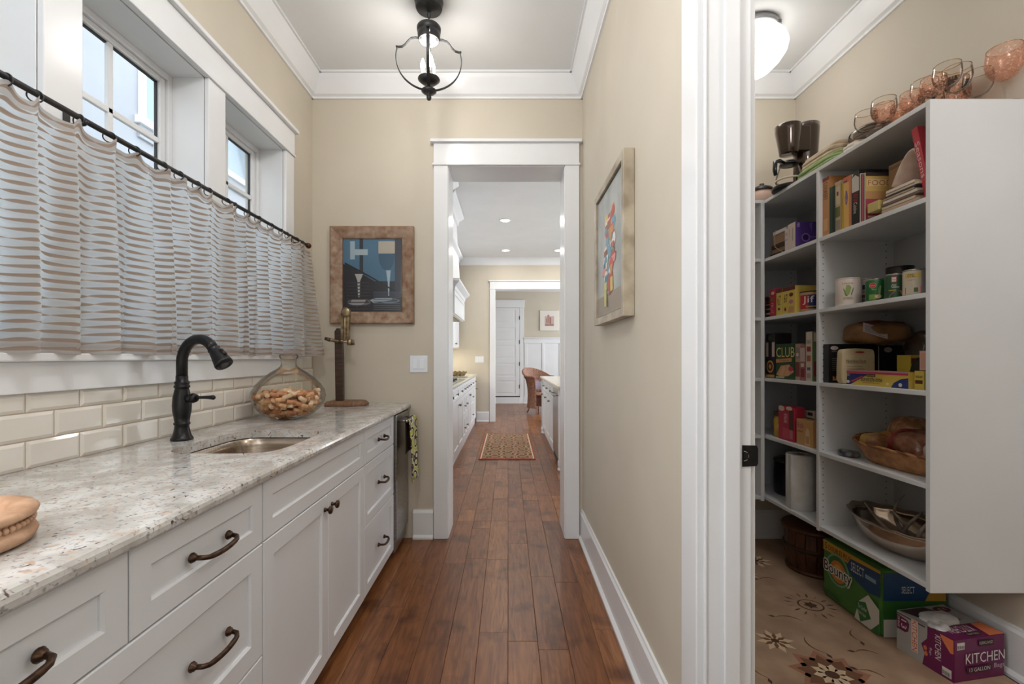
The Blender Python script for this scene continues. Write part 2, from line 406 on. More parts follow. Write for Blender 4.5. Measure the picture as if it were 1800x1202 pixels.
# ---- cased opening at the end of the hall
def cased(name, yf, yb, x0, x1, zt, cw=.095, hh=.17, right=True, left=True, cwr=None, back=True):
    r = sempty(name)
    for side, (yy, s) in enumerate((((yf), -1), ((yb), 1))):
        if side and not back: continue
        ya, yb2 = (yy-.021, yy) if s < 0 else (yy, yy+.021)
        if left: MB().box(x0-cw, x0, ya, yb2, 0, zt, WHITE).build('casing', r, .002)
        if right: MB().box(x1, x1+(cwr or cw), ya, yb2, 0, zt, WHITE).build('casing', r, .002)
        xa, xb = x0-cw, x1+(cwr or cw)
        MB().box(xa-.008, xb+.006, ya-.01 if s < 0 else ya, yb2 if s < 0 else yb2+.01, zt, zt+.016, WHITE).build('header_bead', r, .003)
        MB().box(xa, xb, ya-.003 if s < 0 else ya, yb2 if s < 0 else yb2+.003, zt+.016, zt+hh-.02, WHITE).build('header_board', r, .002)
        MB().box(xa-.02, xb+.014, ya-.026 if s < 0 else ya, yb2 if s < 0 else yb2+.026, zt+hh-.02, zt+hh, WHITE).build('header_cap', r, .003)
    j = MB(); j.box(x0-.018, x0+.004, yf-.004, yb+.004, 0, zt+.012, WHITE); j.box(x1-.004, x1+.018, yf-.004, yb+.004, 0, zt+.012, WHITE); j.box(x0-.018, x1+.018, yf-.004, yb+.004, zt-.004, zt+.018, WHITE)
    j.build('jamb', r, .002)
    return r
cased('door_1', YE, YE+.24, -.406, .385, 2.515, .095)
# ---- pantry doorway (far jamb is what the photograph shows)
d2 = sempty('door_2')
for y0, y1 in ((1.173, 1.275), (.21, .312)):
    MB().box(XR-.02, XR, y0, y1, 0, 2.53, WHITE).build('casing', d2, .003)
    MB().box(XR+.115, XR+.133, y0, y1, 0, 2.53, WHITE).build('casing', d2, .003)
MB().box(XR-.022, XR, .20, 1.285, 2.53, 2.70, WHITE).build('header_board', d2, .003)
j = MB()
for s, y in ((1, 1.165), (-1, .322)):
    j.box(XR-.001, XR+.118, y, y+s*.022, 0, 2.53, WHITE); j.box(XR+.0455, XR+.085, y-s*.011, y, 0, 2.519, WHITE)
j.box(XR, XR+.115, .322, 1.165, 2.53, 2.54, WHITE)
j.box(XR-.003, XR+.004, 1.161, 1.166, 0, 2.53, WHITE)
j.build('jamb', d2, .004)
k = MB(); k.prism([(XR+.094, .943), (XR+.131, .945), (XR+.134, .953), (XR+.134, .989), (XR+.131, .997), (XR+.094, .998)], 'y', 1.1625, 1.1655, BLACK)
k.box(XR+.097, XR+.108, 1.160, 1.1635, .962, .979, C(4, 4, 4, .6)); k.tube([(XR+.097+.012*math.sin(t*PI/8), 1.1615, .9705+.0125*math.cos(t*PI/8)) for t in range(9)], .0012, C(190, 190, 190, .2, 1), 6)
k.build('strike_plate', d2)

# ---- windows
for wi, (y0, y1) in enumerate(wins):
    r = sempty('window_%d' % (wi+1)); xb = XL-.135
    zb = 1.235
    lin = MB(); lin.box(xb-.05, XL, y0-.004, y0+.004, zb, WTOP, WHITE); lin.box(xb-.05, XL, y1-.004, y1+.004, zb, WTOP, WHITE); lin.box(xb-.05, XL, y0, y1, WTOP-.004, WTOP+.004, WHITE)
    lin.build('reveal', r)
    fr = MB(); a = .028
    for (p, q, c, d) in ((y0+.004, y0+a, zb, WTOP-.004), (y1-a, y1-.004, zb, WTOP-.004)): fr.box(xb-.03, xb, p, q, c, d, WHITE)
    fr.box(xb-.03, xb, y0+a, y1-a, WTOP-.03, WTOP-.004, WHITE); fr.box(xb-.03, xb, y0+a, y1-a, zb, zb+.03, WHITE)
    fr.build('window_frame', r, .002)
    sa, sb, st, sz = y0+a+.001, y1-a-.001, WTOP-.031, zb+.031; b = .03; xs = xb-.012
    s = MB(); s.box(xs-.03, xs, sa, sa+b, sz, st, WHITE); s.box(xs-.03, xs, sb-b, sb, sz, st, WHITE); s.box(xs-.03, xs, sa+b, sb-b, st-.022, st, WHITE); s.box(xs-.03, xs, sa+b, sb-b, sz, sz+.045, WHITE)
    so = s.build('sash', r, .003)
    g = MB(); gk = C(45, 46, 48, .5); ga, gb, gt, gz = sa+b, sb-b, st-.022, sz+.045
    g.box(xs-.022, xs-.012, ga, ga+.006, gz, gt, gk); g.box(xs-.022, xs-.012, gb-.006, gb, gz, gt, gk); g.box(xs-.022, xs-.012, ga, gb, gt-.006, gt, gk)
    g.build('glazing_seal', so)
    mu = MB(); ym = (sa+sb)/2; mu.box(xs-.02, xs-.004, ym-.011, ym+.011, gz, gt, WHITE)
    for zz in (2.14, 1.86, 1.58): mu.box(xs-.02, xs-.004, ga, gb, zz-.011, zz+.011, WHITE)
    mu.build('muntin', so, .003)
    MB().box(xs-.018, xs-.015, ga, gb, gz, gt, PANE).build('pane', so)
t7 = sempty('trim_7')
cy = [(.59, .70), (1.281, 1.40), (1.988, 2.108), (2.681, 2.782)]
for a, b in cy: MB().box(XL, XL+.02, a, b, 1.235, WTOP, WHITE).build('casing', t7, .003)
# thin inner beads of the casings
MB().box(XL, XL+.03, .58, 2.79, WTOP, WTOP+.014, WHITE).build('header_bead', t7, .003)
MB().box(XL, XL+.024, .59, 2.782, WTOP+.014, 2.59, WHITE).build('header_board', t7, .002)
MB().box(XL, XL+.046, .57, 2.80, 2.59, 2.612, WHITE).build('header_cap', t7, .004)
MB().box(XL-.14, XL+.047, .56, 2.815, 1.211, 1.235, WHITE).build('window_stool', t7, .004)
MB().box(XL, XL+.022, .59, 2.79, 1.124, 1.211, WHITE).build('apron', t7, .003)
# ---- bevelled subway tiles on the left wall
TP, TH = .158, .0775
MB().box(XL, XL+.004, .3, 3.084, .905, 1.124, GROUT).build('grout_bed', wl)
MB().box(XL, XL+.004, 2.793, 3.084, 1.124, 1.226, GROUT).build('grout_bed', wl)
def tile_mesh(L, Hh):
    g = .0016; b = .009; x0, x1 = .003, .0095
    vs = [(x0, g, g), (x0, L-g, g), (x0, L-g, Hh-g), (x0, g, Hh-g), (x0+.002, g, g), (x0+.002, L-g, g), (x0+.002, L-g, Hh-g), (x0+.002, g, Hh-g),
          (x1, g+b, g+b), (x1, L-g-b, g+b), (x1, L-g-b, Hh-g-b), (x1, g+b, Hh-g-b)]
    fs = [(0,1,5,4),(1,2,6,5),(2,3,7,6),(3,0,4,7),(4,5,9,8),(5,6,10,9),(6,7,11,10),(7,4,8,11),(8,9,10,11)]
    return vs, fs
cache = {}
yj = 800*1.327/(893-137)      # a joint seen in the bottom row
for row in range(4):
    z0 = .9145+row*TH; hh = TH if row < 3 else .08
    off = (yj % TP)+(TP/2 if row % 2 else 0)
    y = off-TP*2
    while y < 3.084:
        a, b = max(y, .3), min(y+TP, 3.083)
        z1 = z0+hh
        if row >= 2 and b < 2.83: z1 = min(z1, 1.124)
        if row >= 2 and a < 2.79 < b and row == 3: a = 2.795
        if b-a > .02 and z1-z0 > .015 and not (row == 3 and b < 2.83) and a > .45:
            key = (round(b-a, 4), round(z1-z0, 4))
            if key not in cache:
                vs, fs = tile_mesh(*key); m_ = MB().add(vs, fs, TILE); o = m_.build('tile', wl); cache[key] = o.data
            else:
                o = bpy.data.objects.new('tile', cache[key]); COL.objects.link(o); o.parent = wl
            o.location = (XL, a, z0)
        y += TP
# ---- outside: neighbour's house
SID = mnoise('pale_siding', (162, 163, 170), (168, 169, 175), 2, .7)
nh = thing('neighbour_house', 'pale neighbouring house with a white trimmed window seen through the hall windows', 'house', (-4.5, 5, -1))
MB().box(-.3, 0, -8, 3.35, 0, 9, SID).build('wall', nh)
for (a, b, c, d) in ((.62, 1.6, 5.15, 6.9), (-3.6, -2.6, 5.15, 6.9), (2.15, 3.0, 5.2, 6.6)):
    fm = MB(); fm.box(0, .04, a-.09, a, c, d, WHITE); fm.box(0, .04, b, b+.09, c, d, WHITE); fm.box(0, .05, a-.12, b+.12, d, d+.14, WHITE); fm.box(0, .08, a-.14, b+.14, c-.09, c, WHITE); fm.box(0, .035, a-.1, b+.1, c-.25, c-.09, SID)
    fo = fm.build('window', nh, .004); MB().box(0, .012, a, b, c, d, C(150, 165, 178, .1)).build('pane', fo)
MB().tube([(.06, 3.1, 0), (.06, 3.1, 9)], .05, C(90, 90, 92, .5)).build('downspout', nh)
struct('ground', MB().box(-14, XL-.3, -12, 20, -1.1, -1, C(120, 130, 105, .9)))

# ---- kitchen and dining room beyond
KL, KE, KR = -1.24, 8.66, 3.5
WALL2 = WALL
wall_with_hole('wall_kitchen_left', 'x', KL-.15, KL, YE+.24, KE, [])
wall_with_hole('wall_kitchen_back', 'y', KE, KE+.14, KL-.15, KR, [(-.265, 2.6, 0, 2.535)])
wall_with_hole('wall_kitchen_right', 'x', KR, KR+.1, YE+.24, 12.2, [(4.2, 7.8, .7, 2.7), (9.2, 11.6, .7, 2.7)])
wall_with_hole('wall_kitchen_front', 'y', YE+.1, YE+.24, 1.948, KR, [])
struct('ceiling_kitchen', MB().box(KL-.15, KR+.1, YE+.24, 12.2, CZ, CZ+.08, CEIL))
wall_with_hole('wall_dining_back', 'y', 12.07, 12.2, -3, KR, [])
wall_with_hole('wall_dining_left', 'x', -1.5, -1.4, KE+.14, 12.07, [])
crown('trim_8', 'x', KE, -1, KL, KR); crown('trim_9', 'y', KL, 1, YE+.24, KE); crown('trim_10', 'x', 12.07, -1, -1.4, KR)
baseboard('baseboard_kitchen_back', 'x', KE, -1, -.60, -.36)
baseboard('baseboard_dining_back', 'x', 12.07, -1, .42, KR)
cased('door_3', KE, KE+.14, -.246, 2.58, 2.515, .10)
# dining room door, raised one step
d4 = sempty('door_4'); YD = 12.07
for a, b in ((-.66, -.56), (.315, .415)): MB().box(a, b, YD-.02, YD, 0, 2.54, WHITE).build('casing', d4, .003)
MB().box(-.68, .435, YD-.024, YD, 2.54, 2.72, WHITE).build('header_board', d4, .003); MB().box(-.70, .455, YD-.045, YD, 2.72, 2.745, WHITE).build('header_cap', d4, .003)
MB().box(-.56, .315, YD-.05, YD, 0, .165, WHITE).build('step', d4, .005); MB().box(-.56, .315, YD-.03, YD-.001, .165, .195, C(20, 20, 22, .6)).build('threshold', d4)
leaf = MB(); leaf.box(-.55, .31, YD-.008, YD-.002, .195, 2.53, WHITE)
leaf.box(-.55, -.44, YD-.016, YD-.008, .195, 2.53, WHITE); leaf.box(.20, .31, YD-.016, YD-.008, .195, 2.53, WHITE)
zs = [.195+(2.53-.195)*i/5 for i in range(6)]
for i in range(6):
    z = zs[i]; leaf.box(-.44, .20, YD-.016, YD-.008, max(.195, z-.055), min(2.53, z+.055), WHITE)
lf = leaf.build('door_leaf', d4, .003)
for i in range(5): MB().box(-.39, .15, YD-.013, YD-.007, zs[i]+.10, zs[i+1]-.10, WHITE).build('panel', lf, .005)
for z in (.45, 1.05, 1.63, 2.27): MB().box(.296, .312, YD-.024, YD-.015, z-.05, z+.05, BLACK).build('hinge', lf)
# wainscot
wn = sempty('trim_11')
MB().box(.42, KR, YD-.012, YD-.002, .19, 1.72, WHITE).build('wainscot_board', wn)
MB().box(.42, KR, YD-.028, YD-.012, 1.60, 1.72, WHITE).build('rail', wn, .003); MB().box(.42, KR, YD-.05, YD-.012, 1.72, 1.75, WHITE).build('cap', wn, .004)
x = .44
while x < 3.4: MB().box(x, x+.07, YD-.026, YD-.012, .19, 1.60, WHITE).build('batten', wn, .003); x += .46
# ================================================================== HALL FURNITURE
XF = -.685       # plane of the cabinet fronts
def shaker(mb, x, y0, y1, z0, z1, mat=CAB, w=.055, d=1, th=.02, rec=.009):
    """shaker front facing +X (d=1) or -X (d=-1); x is the face plane"""
    i0, i1, k0, k1 = y0+w, y1-w, z0+w, z1-w; b = .005
    def q(y, z, dx): return (x+d*dx, y, z)
    e = .0025
    vs = [q(y0,z0,-th),q(y1,z0,-th),q(y1,z1,-th),q(y0,z1,-th), q(y0,z0,-e),q(y1,z0,-e),q(y1,z1,-e),q(y0,z1,-e),
          q(y0+e,z0+e,0),q(y1-e,z0+e,0),q(y1-e,z1-e,0),q(y0+e,z1-e,0),
          q(i0,k0,0),q(i1,k0,0),q(i1,k1,0),q(i0,k1,0), q(i0+b,k0+b,-rec*.55),q(i1-b,k0+b,-rec*.55),q(i1-b,k1-b,-rec*.55),q(i0+b,k1-b,-rec*.55),
          q(i0+b,k0+b,-rec),q(i1-b,k0+b,-rec),q(i1-b,k1-b,-rec),q(i0+b,k1-b,-rec)]
    fs = []
    for lo, hi in ((0,4),(4,8),(8,12),(12,16),(16,20)):
        for i in range(4):
            j = (i+1) % 4; fs.append((lo+i, lo+j, hi+j, hi+i) if d > 0 else (lo+j, lo+i, hi+i, hi+j))
    fs.append((20,21,22,23) if d > 0 else (23,22,21,20)); mb.add(vs, fs, mat); return mb
def pull(parent, x, yc, z, L=.128, name='pull', d=1):
    m = MB(); h = L/2
    for s in (-1, 1):
        Mx = Matrix.Rotation(PI/2*d, 4, 'Y')
        m.lathe([(0, 0), (.0105, 0), (.0115, .003), (.009, .005), (.009, .008), (.006, .010), (.0045, .016), (0, .016)], x, yc+s*h, BRONZE, 14, z, M=Mx)
    pts = [(x+d*.012, yc-h, z), (x+d*.024, yc-h+.003, z-.001), (x+d*.031, yc-h+.014, z-.004)]
    for i in range(1, 8):
        t = -1+2*i/8; pts.append((x+d*(.031+.004*(1-t*t)), yc+(h-.014)*t, z-.004-.003*(1-t*t)))
    pts += [(x+d*.031, yc+h-.014, z-.004), (x+d*.024, yc+h-.003, z-.001), (x+d*.012, yc+h, z)]
    m.tube(pts, [.0055]*3+[.0062]*7+[.0055]*3, BRONZE, 10)
    return m.build(name, parent)
def knob(parent, x, y, z, d=1, r=.016, mat=None):
    return MB().lathe([(0, 0), (.009, 0), (.009, .003), (.0055, .006), (.0055, .014), (r*.85, .018), (r, .022), (r*.85, .027), (0, .029)], x, y, mat or BRONZE, 14, z, M=Matrix.Rotation(PI/2*d, 4, 'Y')).build('knob', parent)
def carcass(parent, y0, y1, x=XF, xb=None, z0=.065, z1=.882, d=1):
    xb = XL+.005 if xb is None else xb
    m = MB(); m.box(xb, x-d*.0205, y0+.0005, y1-.0005, z0, z1, CAB); m.box(xb, x-d*.09, y0+.001, y1-.001, 0, z0, C(120, 120, 122, .6)); return m.build('carcass', parent)
G = .0018
# B: drawer cabinet in the foreground
cb = thing('base_cabinet', 'white drawer cabinet nearest the camera, left of the sink cabinet', 'cabinet', (0, 0, 0), group='white base cabinets under the hall worktop')
carcass(cb, .374, 1.272)
for y0, y1 in ((.374, .824), (.824, 1.272)):
    o = shaker(MB(), XF, y0+G, y1-G, .705+G, .874, w=.048).build('drawer', cb); pull(o, XF, (y0+y1)/2, .789)
for z0, z1 in ((.392, .705), (.068, .392)):
    o = shaker(MB(), XF, .374+G, 1.272-G, z0+G, z1-G).build('drawer', cb)
    zh = z1-.152
    for yy in (.60, 1.048): pull(o, XF, yy, zh)
# C: sink cabinet
cc = thing('base_cabinet', 'white sink cabinet with two panelled doors under the tap', 'cabinet', (0, 0, 0), group='white base cabinets under the hall worktop')
m = MB(); m.box(XL+.005, XF-.0205, 1.2755, 2.1665, .065, .66, CAB); m.box(XF-.06, XF-.0205, 1.2755, 2.1665, .66, .882, CAB)
m.box(XL+.005, XF-.06, 1.2755, 1.295, .66, .882, CAB); m.box(XL+.005, XF-.06, 2.147, 2.1665, .66, .882, CAB); m.box(XL+.005, XF-.09, 1.276, 2.166, 0, .065, C(120, 120, 122, .6)); m.build('carcass', cc)
shaker(MB(), XF, 1.275+G, 2.167-G, .705+G, .874, w=.048).build('false_drawer_front', cc)
for y0, y1, yk in ((1.275, 1.735, 1.70), (1.735, 2.167, 1.768)):
    o = shaker(MB(), XF, y0+G, y1-G, .068, .705-G).build('door', cc); knob(o, XF, yk, .653)
# D: three drawers
cd = thing('base_cabinet', 'narrow white three drawer cabinet beside the steel appliance', 'cabinet', (0, 0, 0), group='white base cabinets under the hall worktop')
carcass(cd, 2.169, 2.728)
for z0, z1, zh in ((.705, .876, .79), (.405, .705, .565), (.068, .405, .235)):
    o = shaker(MB(), XF, 2.169+G, 2.728-G, z0+G, z1-G, w=.048).build('drawer', cd); pull(o, XF, 2.455, zh, .11)
# under-counter steel appliance
ap = thing('undercounter_fridge', 'slim stainless steel under-counter fridge at the end of the worktop', 'fridge', (0, 0, 0))
MB().box(XL+.03, XF-.03, 2.745, 3.07, .03, .878, C(30, 30, 32, .5)).box(XL+.1, XF-.08, 2.75, 3.06, 0, .03, C(20, 20, 20, .6)).build('body', ap)
dr = MB().box(XF-.026, XF+.012, 2.752, 3.066, .115, .872, STEEL).build('door', ap, .006)
MB().box(XF-.03, XF-.002, 2.755, 3.064, .035, .108, STEEL).build('toe_grille', ap, .003)
hm = MB(); hm.tube([(XF+.062, 2.79, .83), (XF+.062, 3.04, .83)], .0095, STEEL, 14)
for yy in (2.81, 3.02): hm.tube([(XF+.01, yy, .83), (XF+.062, yy, .83)], .006, STEEL, 10)
hm.build('handle', dr)
# towel folded over the handle
LIME = C(168, 160, 66, .85); BRN = C(74, 56, 44, .85)
tw = thing('hand_towel', 'lime, white and brown patterned hand towel over the fridge handle', 'towel', (0, 0, 0))
def towel(front):
    def fn(u, v):
        yy = 2.80+.20*u; z = .846-v*(.40 if front else .22)
        x = XF+.062+(.013 if front else -.013)+(.004*math.sin(u*14+v*2)+.010*v*math.sin(u*9+1))*(1 if front else .3)+(.012*v if front else 0)
        if v < .03: x = XF+.062+(.008 if front else -.006); z = .844
        return (x, yy, z)
    return fn
def towel_mat():
    m, n, l, p = newmat('patterned_towel'); tc = n.new('ShaderNodeTexCoord'); v = n.new('ShaderNodeTexVoronoi'); v.feature = 'F1'; v.inputs['Scale'].default_value = 16; l.new(tc.outputs['Object'], v.inputs['Vector'])
    mm = n.new('ShaderNodeMath'); mm.operation = 'SINE'; m2 = n.new('ShaderNodeMath'); m2.operation = 'MULTIPLY'; m2.inputs[1].default_value = 11; l.new(v.outputs['Distance'], m2.inputs[0]); l.new(m2.outputs[0], mm.inputs[0]); ma = n.new('ShaderNodeMath'); ma.operation = 'MULTIPLY_ADD'; ma.inputs[1].default_value = .5; ma.inputs[2].default_value = .5; l.new(mm.outputs[0], ma.inputs[0])
    cr = n.new('ShaderNodeValToRGB'); cr.color_ramp.interpolation = 'CONSTANT'; e = cr.color_ramp.elements; e[0].position = 0; e[0].color = L3((60, 45, 38)); e[1].position = .25; e[1].color = L3((222, 218, 205)); e2 = e.new(.6); e2.color = L3((186, 182, 92))
    l.new(ma.outputs[0], cr.inputs[0]); l.new(cr.outputs[0], p.inputs['Base Color']); p.inputs['Roughness'].default_value = .9; return m
TWM = towel_mat()
m = MB().grid(towel(True), 20, 24, TWM); o = m.build('front_fold', tw); sd = o.modifiers.new('s', 'SOLIDIFY'); sd.thickness = .004
m = MB().grid(towel(False), 16, 12, BRN); o = m.build('back_fold', tw); sd = o.modifiers.new('s', 'SOLIDIFY'); sd.thickness = .004
m = MB().add([(XF+.082, 2.985, .835), (XF+.094, 2.985, .45), (XF+.094, 3.01, .45), (XF+.082, 3.01, .835)], [(0,1,2,3)], LIME); o = m.build('lime_border', tw); sd = o.modifiers.new('s', 'SOLIDIFY'); sd.thickness = .005

# worktop with sink cut-out
CT, CB_ = .914, .8835; XC = -.659
wt = thing('worktop', 'speckled white granite worktop running along the left wall', 'worktop', (0, 0, 0))
m = MB(); SY0, SY1, SX0, SX1 = 1.46, 1.93, -1.13, -.757
xfr = XC-.016
m.box(XL+.001, xfr, .30, 1.38, CB_, CT, GRANITE); m.box(XL+.001, xfr, 2.0, 3.083, CB_, CT, GRANITE)
nose = [(xfr, CB_), (XC-.006, CB_), (XC-.001, CB_+.005), (XC, CB_+.015), (XC-.002, CT-.008), (XC-.008, CT-.002), (xfr, CT)]
m.prism(nose, 'y', .30, 3.083, GRANITE, False)
def sink_outline(off=0, n=64):
    cx, cyy = (SX0+SX1)/2, (SY0+SY1)/2; a, b = (SX1-SX0)/2+off, (SY1-SY0)/2+off; pts = []
    angs = [2*PI*i/n for i in range(n)]
    for t in angs:
        c, s = math.cos(t), math.sin(t); e = .42
        pts.append((cx+a*math.copysign(abs(c)**e, c), cyy+b*math.copysign(abs(s)**e, s)))
    return pts, cx, cyy
inn, cx, cyy = sink_outline()
X0, X1, Y0, Y1 = XL+.001, xfr, 1.38, 2.0
def outp(p):
    dx, dy = p[0]-cx, p[1]-cyy
    t = min(((X1-cx) if dx > 0 else (X0-cx))/dx if abs(dx) > 1e-9 else 9e9, ((Y1-cyy) if dy > 0 else (Y0-cyy))/dy if abs(dy) > 1e-9 else 9e9)
    return (cx+dx*t, cyy+dy*t)
outl = [outp(p) for p in inn]
n = len(inn)
for corner in ((X0, Y0), (X0, Y1), (X1, Y0), (X1, Y1)):
    i = min(range(n), key=lambda k: (outl[k][0]-corner[0])**2+(outl[k][1]-corner[1])**2); outl[i] = corner
vs = [(x, y, CT) for x, y in outl]+[(x, y, CT) for x, y in inn]+[(x, y, CB_) for x, y in inn]
fs = [(i, (i+1) % n, n+(i+1) % n, n+i) for i in range(n)]+[(n+i, n+(i+1) % n, 2*n+(i+1) % n, 2*n+i) for i in range(n)]
m.add(vs, fs, GRANITE); m.build('stone_slab', wt)
sk = thing('sink', 'undermounted stainless steel sink set in the granite worktop', 'sink', (0, 0, 0))
def ring(off, z): return [(x, y, z) for x, y in sink_outline(off)[0]]
rings = [ring(.018, CB_-.001), ring(.004, CB_-.001), ring(.0, CB_-.006), ring(-.004, CB_-.03), ring(-.010, .76), ring(-.022, .735), ring(-.05, .725), [(cx+(x-cx)*.15, cyy+(y-cyy)*.12, .718) for x, y in inn]]
vs = sum(rings, []); fs = []
for k in range(len(rings)-1):
    for i in range(n): fs.append((k*n+i, k*n+(i+1) % n, (k+1)*n+(i+1) % n, (k+1)*n+i))
SNK = mnoise('sink_steel', (165, 150, 135), (190, 178, 164), 14, .24, metal=1, stretch=(1, 8, 8))
MB().add(vs, fs, SNK, True).build('basin', sk)
MB().lathe([(0, .002), (.03, .002), (.036, .004), (.042, .006), (.044, 0)], cx, cyy, STEEL, 24, .7165).build('drain', sk)
# tap
FX, FY = -1.218, 1.70
fa = thing('kitchen_tap', 'matte black gooseneck tap with pull-down spray behind the sink', 'tap', (FX, FY, CT))
MB().lathe([(0, 0), (.036, 0), (.037, .006), (.034, .012), (.030, .018), (.027, .030), (.024, .045), (.0235, .055), (.027, .060), (.027, .064), (.0235, .068), (.026, .085), (.030, .110), (.031, .130), (.029, .160), (.024, .185), (.022, .193), (.026, .197), (.026, .202), (.022, .206), (.0245, .212), (.0245, .217), (.020, .221), (.0195, .24)], 0, 0, BLACK, 32).build('body', fa)
ang = -.30                              # spout swings slightly towards the camera
dx, dy = math.cos(ang), math.sin(ang)
pts = [(0, 0, .23), (0, 0, .29)]; r0 = .085
for i in range(1, 13):
    t = i*PI/12*.80; pts.append((dx*(r0-r0*math.cos(t)), dy*(r0-r0*math.cos(t)), .29+r0*math.sin(t)))
MB().tube(pts, .0185, BLACK, 20).build('spout', fa)
p = Vector(pts[-1]); d = (Vector(pts[-1])-Vector(pts[-2])).normalized()
ms = MB(); L = [(0, .0195), (.004, .0215), (.008, .0195), (.012, .020), (.03, .0235), (.055, .028), (.066, .030), (.072, .0315), (.078, .030)]
ms.tube([p+d*a for a, b in L], [b for a, b in L], BLACK, 22)
ms.tube([p+d*.078, p+d*.0795], .021, C(8, 8, 8, .6), 20); ms.tube([p+d*.079, p+d*.0812], .013, C(70, 70, 72, .4), 16)
ms.tube([p+d*.02+Vector((dx*.022, dy*.022, .01)), p+d*.045+Vector((dx*.027, dy*.027, .012))], .007, BLACK, 10)
ms.build('spray_head', fa)
ml = MB(); ml.tube([(.02, -.004, .155), (.05, -.010, .157)], .015, BLACK, 16); ml.tube([(.048, -.010, .157), (.062, -.012, .158)], [.019, .014], BLACK, 16)
ml.tube([(.06, -.012, .158), (.075, -.015, .160), (.10, -.02, .161), (.125, -.025, .161), (.135, -.027, .161), (.141, -.028, .161)], [.009, .0055, .006, .0075, .009, .005], BLACK, 12)
ml.build('lever', fa)
# demijohn and corks
JX, JY = -1.115, 2.315
jr = thing('glass_demijohn', 'squat clear glass demijohn half filled with wine corks', 'jar', (JX, JY, CT+.001))
prof = [(0, .004), (.06, .002), (.085, .004), (.115, .018), (.145, .045), (.168, .080), (.176, .110), (.170, .140), (.150, .172), (.120, .205), (.085, .232), (.055, .250), (.040, .262), (.036, .275), (.036, .298), (.040, .302), (.043, .308), (.043, .318), (.039, .323), (.036, .322)]
MB().lathe(prof, 0, 0, JUG, 56).build('glass_body', jr)
MB().lathe([(.0365, .299), (.041, .3025), (.0445, .309), (.0445, .317), (.040, .3235), (.0355, .322), (.0355, .299)], 0, 0, CLEAR, 40).build('neck_lip', jr)
def jar_r(z):
    for (r1, z1), (r2, z2) in zip(prof, prof[1:]):
        if z1 <= z <= z2 and z2 > z1: return r1+(r2-r1)*(z-z1)/(z2-z1)
    return .1
CK = [mnoise('cork', a, b, 60, .85) for a, b in (((196, 150, 112), (222, 184, 146)), ((178, 120, 88), (205, 152, 118)), ((214, 186, 156), (232, 208, 180)))]
protoc = []
for mt in CK:
    o = MB().lathe([(0, -.022), (.0095, -.022), (.0108, -.0205), (.0108, .0205), (.0095, .022), (0, .022)], 0, 0, mt, 12).build('cork', None); protoc.append(o)
cork_pts = []; tries = 0
while tries < 9000 and len(cork_pts) < 165:
    tries += 1; z = .022+.128*R.random()**.9
    rr = jar_r(z)-.028; a = R.random()*2*PI; r = rr*math.sqrt(R.random()) if R.random() < .5 else rr*R.uniform(.85, 1)
    q = Vector((r*math.cos(a), r*math.sin(a), z-.02*(r/.15 < .3)))
    if q.z > .118+.02*noise.noise(q*14)+.012: continue
    if all((q-c).length > .0245 for c in cork_pts): cork_pts.append(q)
used = set()
for i, q in enumerate(cork_pts):
    k = R.choice((0, 0, 1, 2))
    if k not in used: o = protoc[k]; used.add(k)
    else: o = protoc[k].copy(); COL.objects.link(o)
    tang = math.atan2(q.y, q.x)
    o.location = (JX+q.x, JY+q.y, CT+q.z+.002); o.rotation_euler = (PI/2+R.uniform(-.5, .5), R.uniform(-.3, .3), tang+PI+R.uniform(-.7, .7))
    tag(o, 'wine cork heaped inside the glass demijohn', 'cork', 'wine corks in the demijohn')
for k in range(3):
    if k not in used: bpy.data.objects.remove(protoc[k])
# mounted corkscrew on a stand
BRASS = mnoise('aged_brass', (118, 100, 76), (168, 150, 118), 40, .35, metal=.9)
DKW = mnoise('dark_walnut', (50, 36, 28), (74, 54, 40), 14, .4, stretch=(1, 1, 8)); MDW = mnoise('brown_wood', (112, 78, 54), (136, 98, 70), 10, .45, stretch=(8, 1, 1))
SX, SY = -1.075, 2.93
st = thing('corkscrew_stand', 'tall dark wooden corkscrew stand with brass lever mechanism by the wall', 'corkscrew', (SX, SY, CT+.001))
b = MB(); base = [(-.075, -.085), (.105, -.085), (.165, -.045), (.165, .05), (.12, .085), (-.075, .085)]
ins = [(x*.9, y*.86) for x, y in base]
b.add([(x, y, 0) for x, y in base]+[(x, y, .012) for x, y in base]+[(x, y, .030) for x, y in ins], [tuple(range(6))[::-1], tuple(range(12, 18))]+[(i, (i+1) % 6, (i+1) % 6+6, i+6) for i in range(6)]+[(i+6, (i+1) % 6+6, (i+1) % 6+12, i+12) for i in range(6)], MDW); b.build('base_board', st, .002)
pb = MB(); pb.prism([(-.030, .03), (.020, .03), (.018, .30), (.012, .44), (.010, .475), (-.004, .495), (-.022, .495), (-.036, .475), (-.034, .30)], 'y', -.02, .012, DKW); pb.build('post', st, .004)
hd = MB(); hd.prism([(.012, .42), (.060, .42), (.066, .57), (.068, .60), (.056, .622), (.036, .628), (.018, .612), (.012, .58)], 'y', -.040, -.005, BRASS)
hd.lathe([(.028, -.004), (.030, 0), (.020, .003), (.008, .004), (0, .005)], .042, -.041, BRASS, 20, .592, M=Matrix.Rotation(PI/2, 4, 'X'))
hd.tube([(.040, -.042, .56), (.040, -.042, .42)], .010, BRASS, 10); hd.build('lever_housing', st, .002)
hd = MB(); hd.tube([(-.075, -.045, .425), (-.05, -.04, .418), (-.02, -.035, .412), (.02, -.035, .408), (.085, -.035, .405)], [.006, .011, .009, .008, .010], BRASS, 12)
hd.tube([(-.085, -.046, .427), (-.052, -.041, .418)], [.010, .013], DKW, 12); hd.lathe([(0, -.018), (.014, -.018), (.017, -.01), (.017, .01), (.013, .02), (0, .02)], .068, -.035, BRASS, 16, .402)
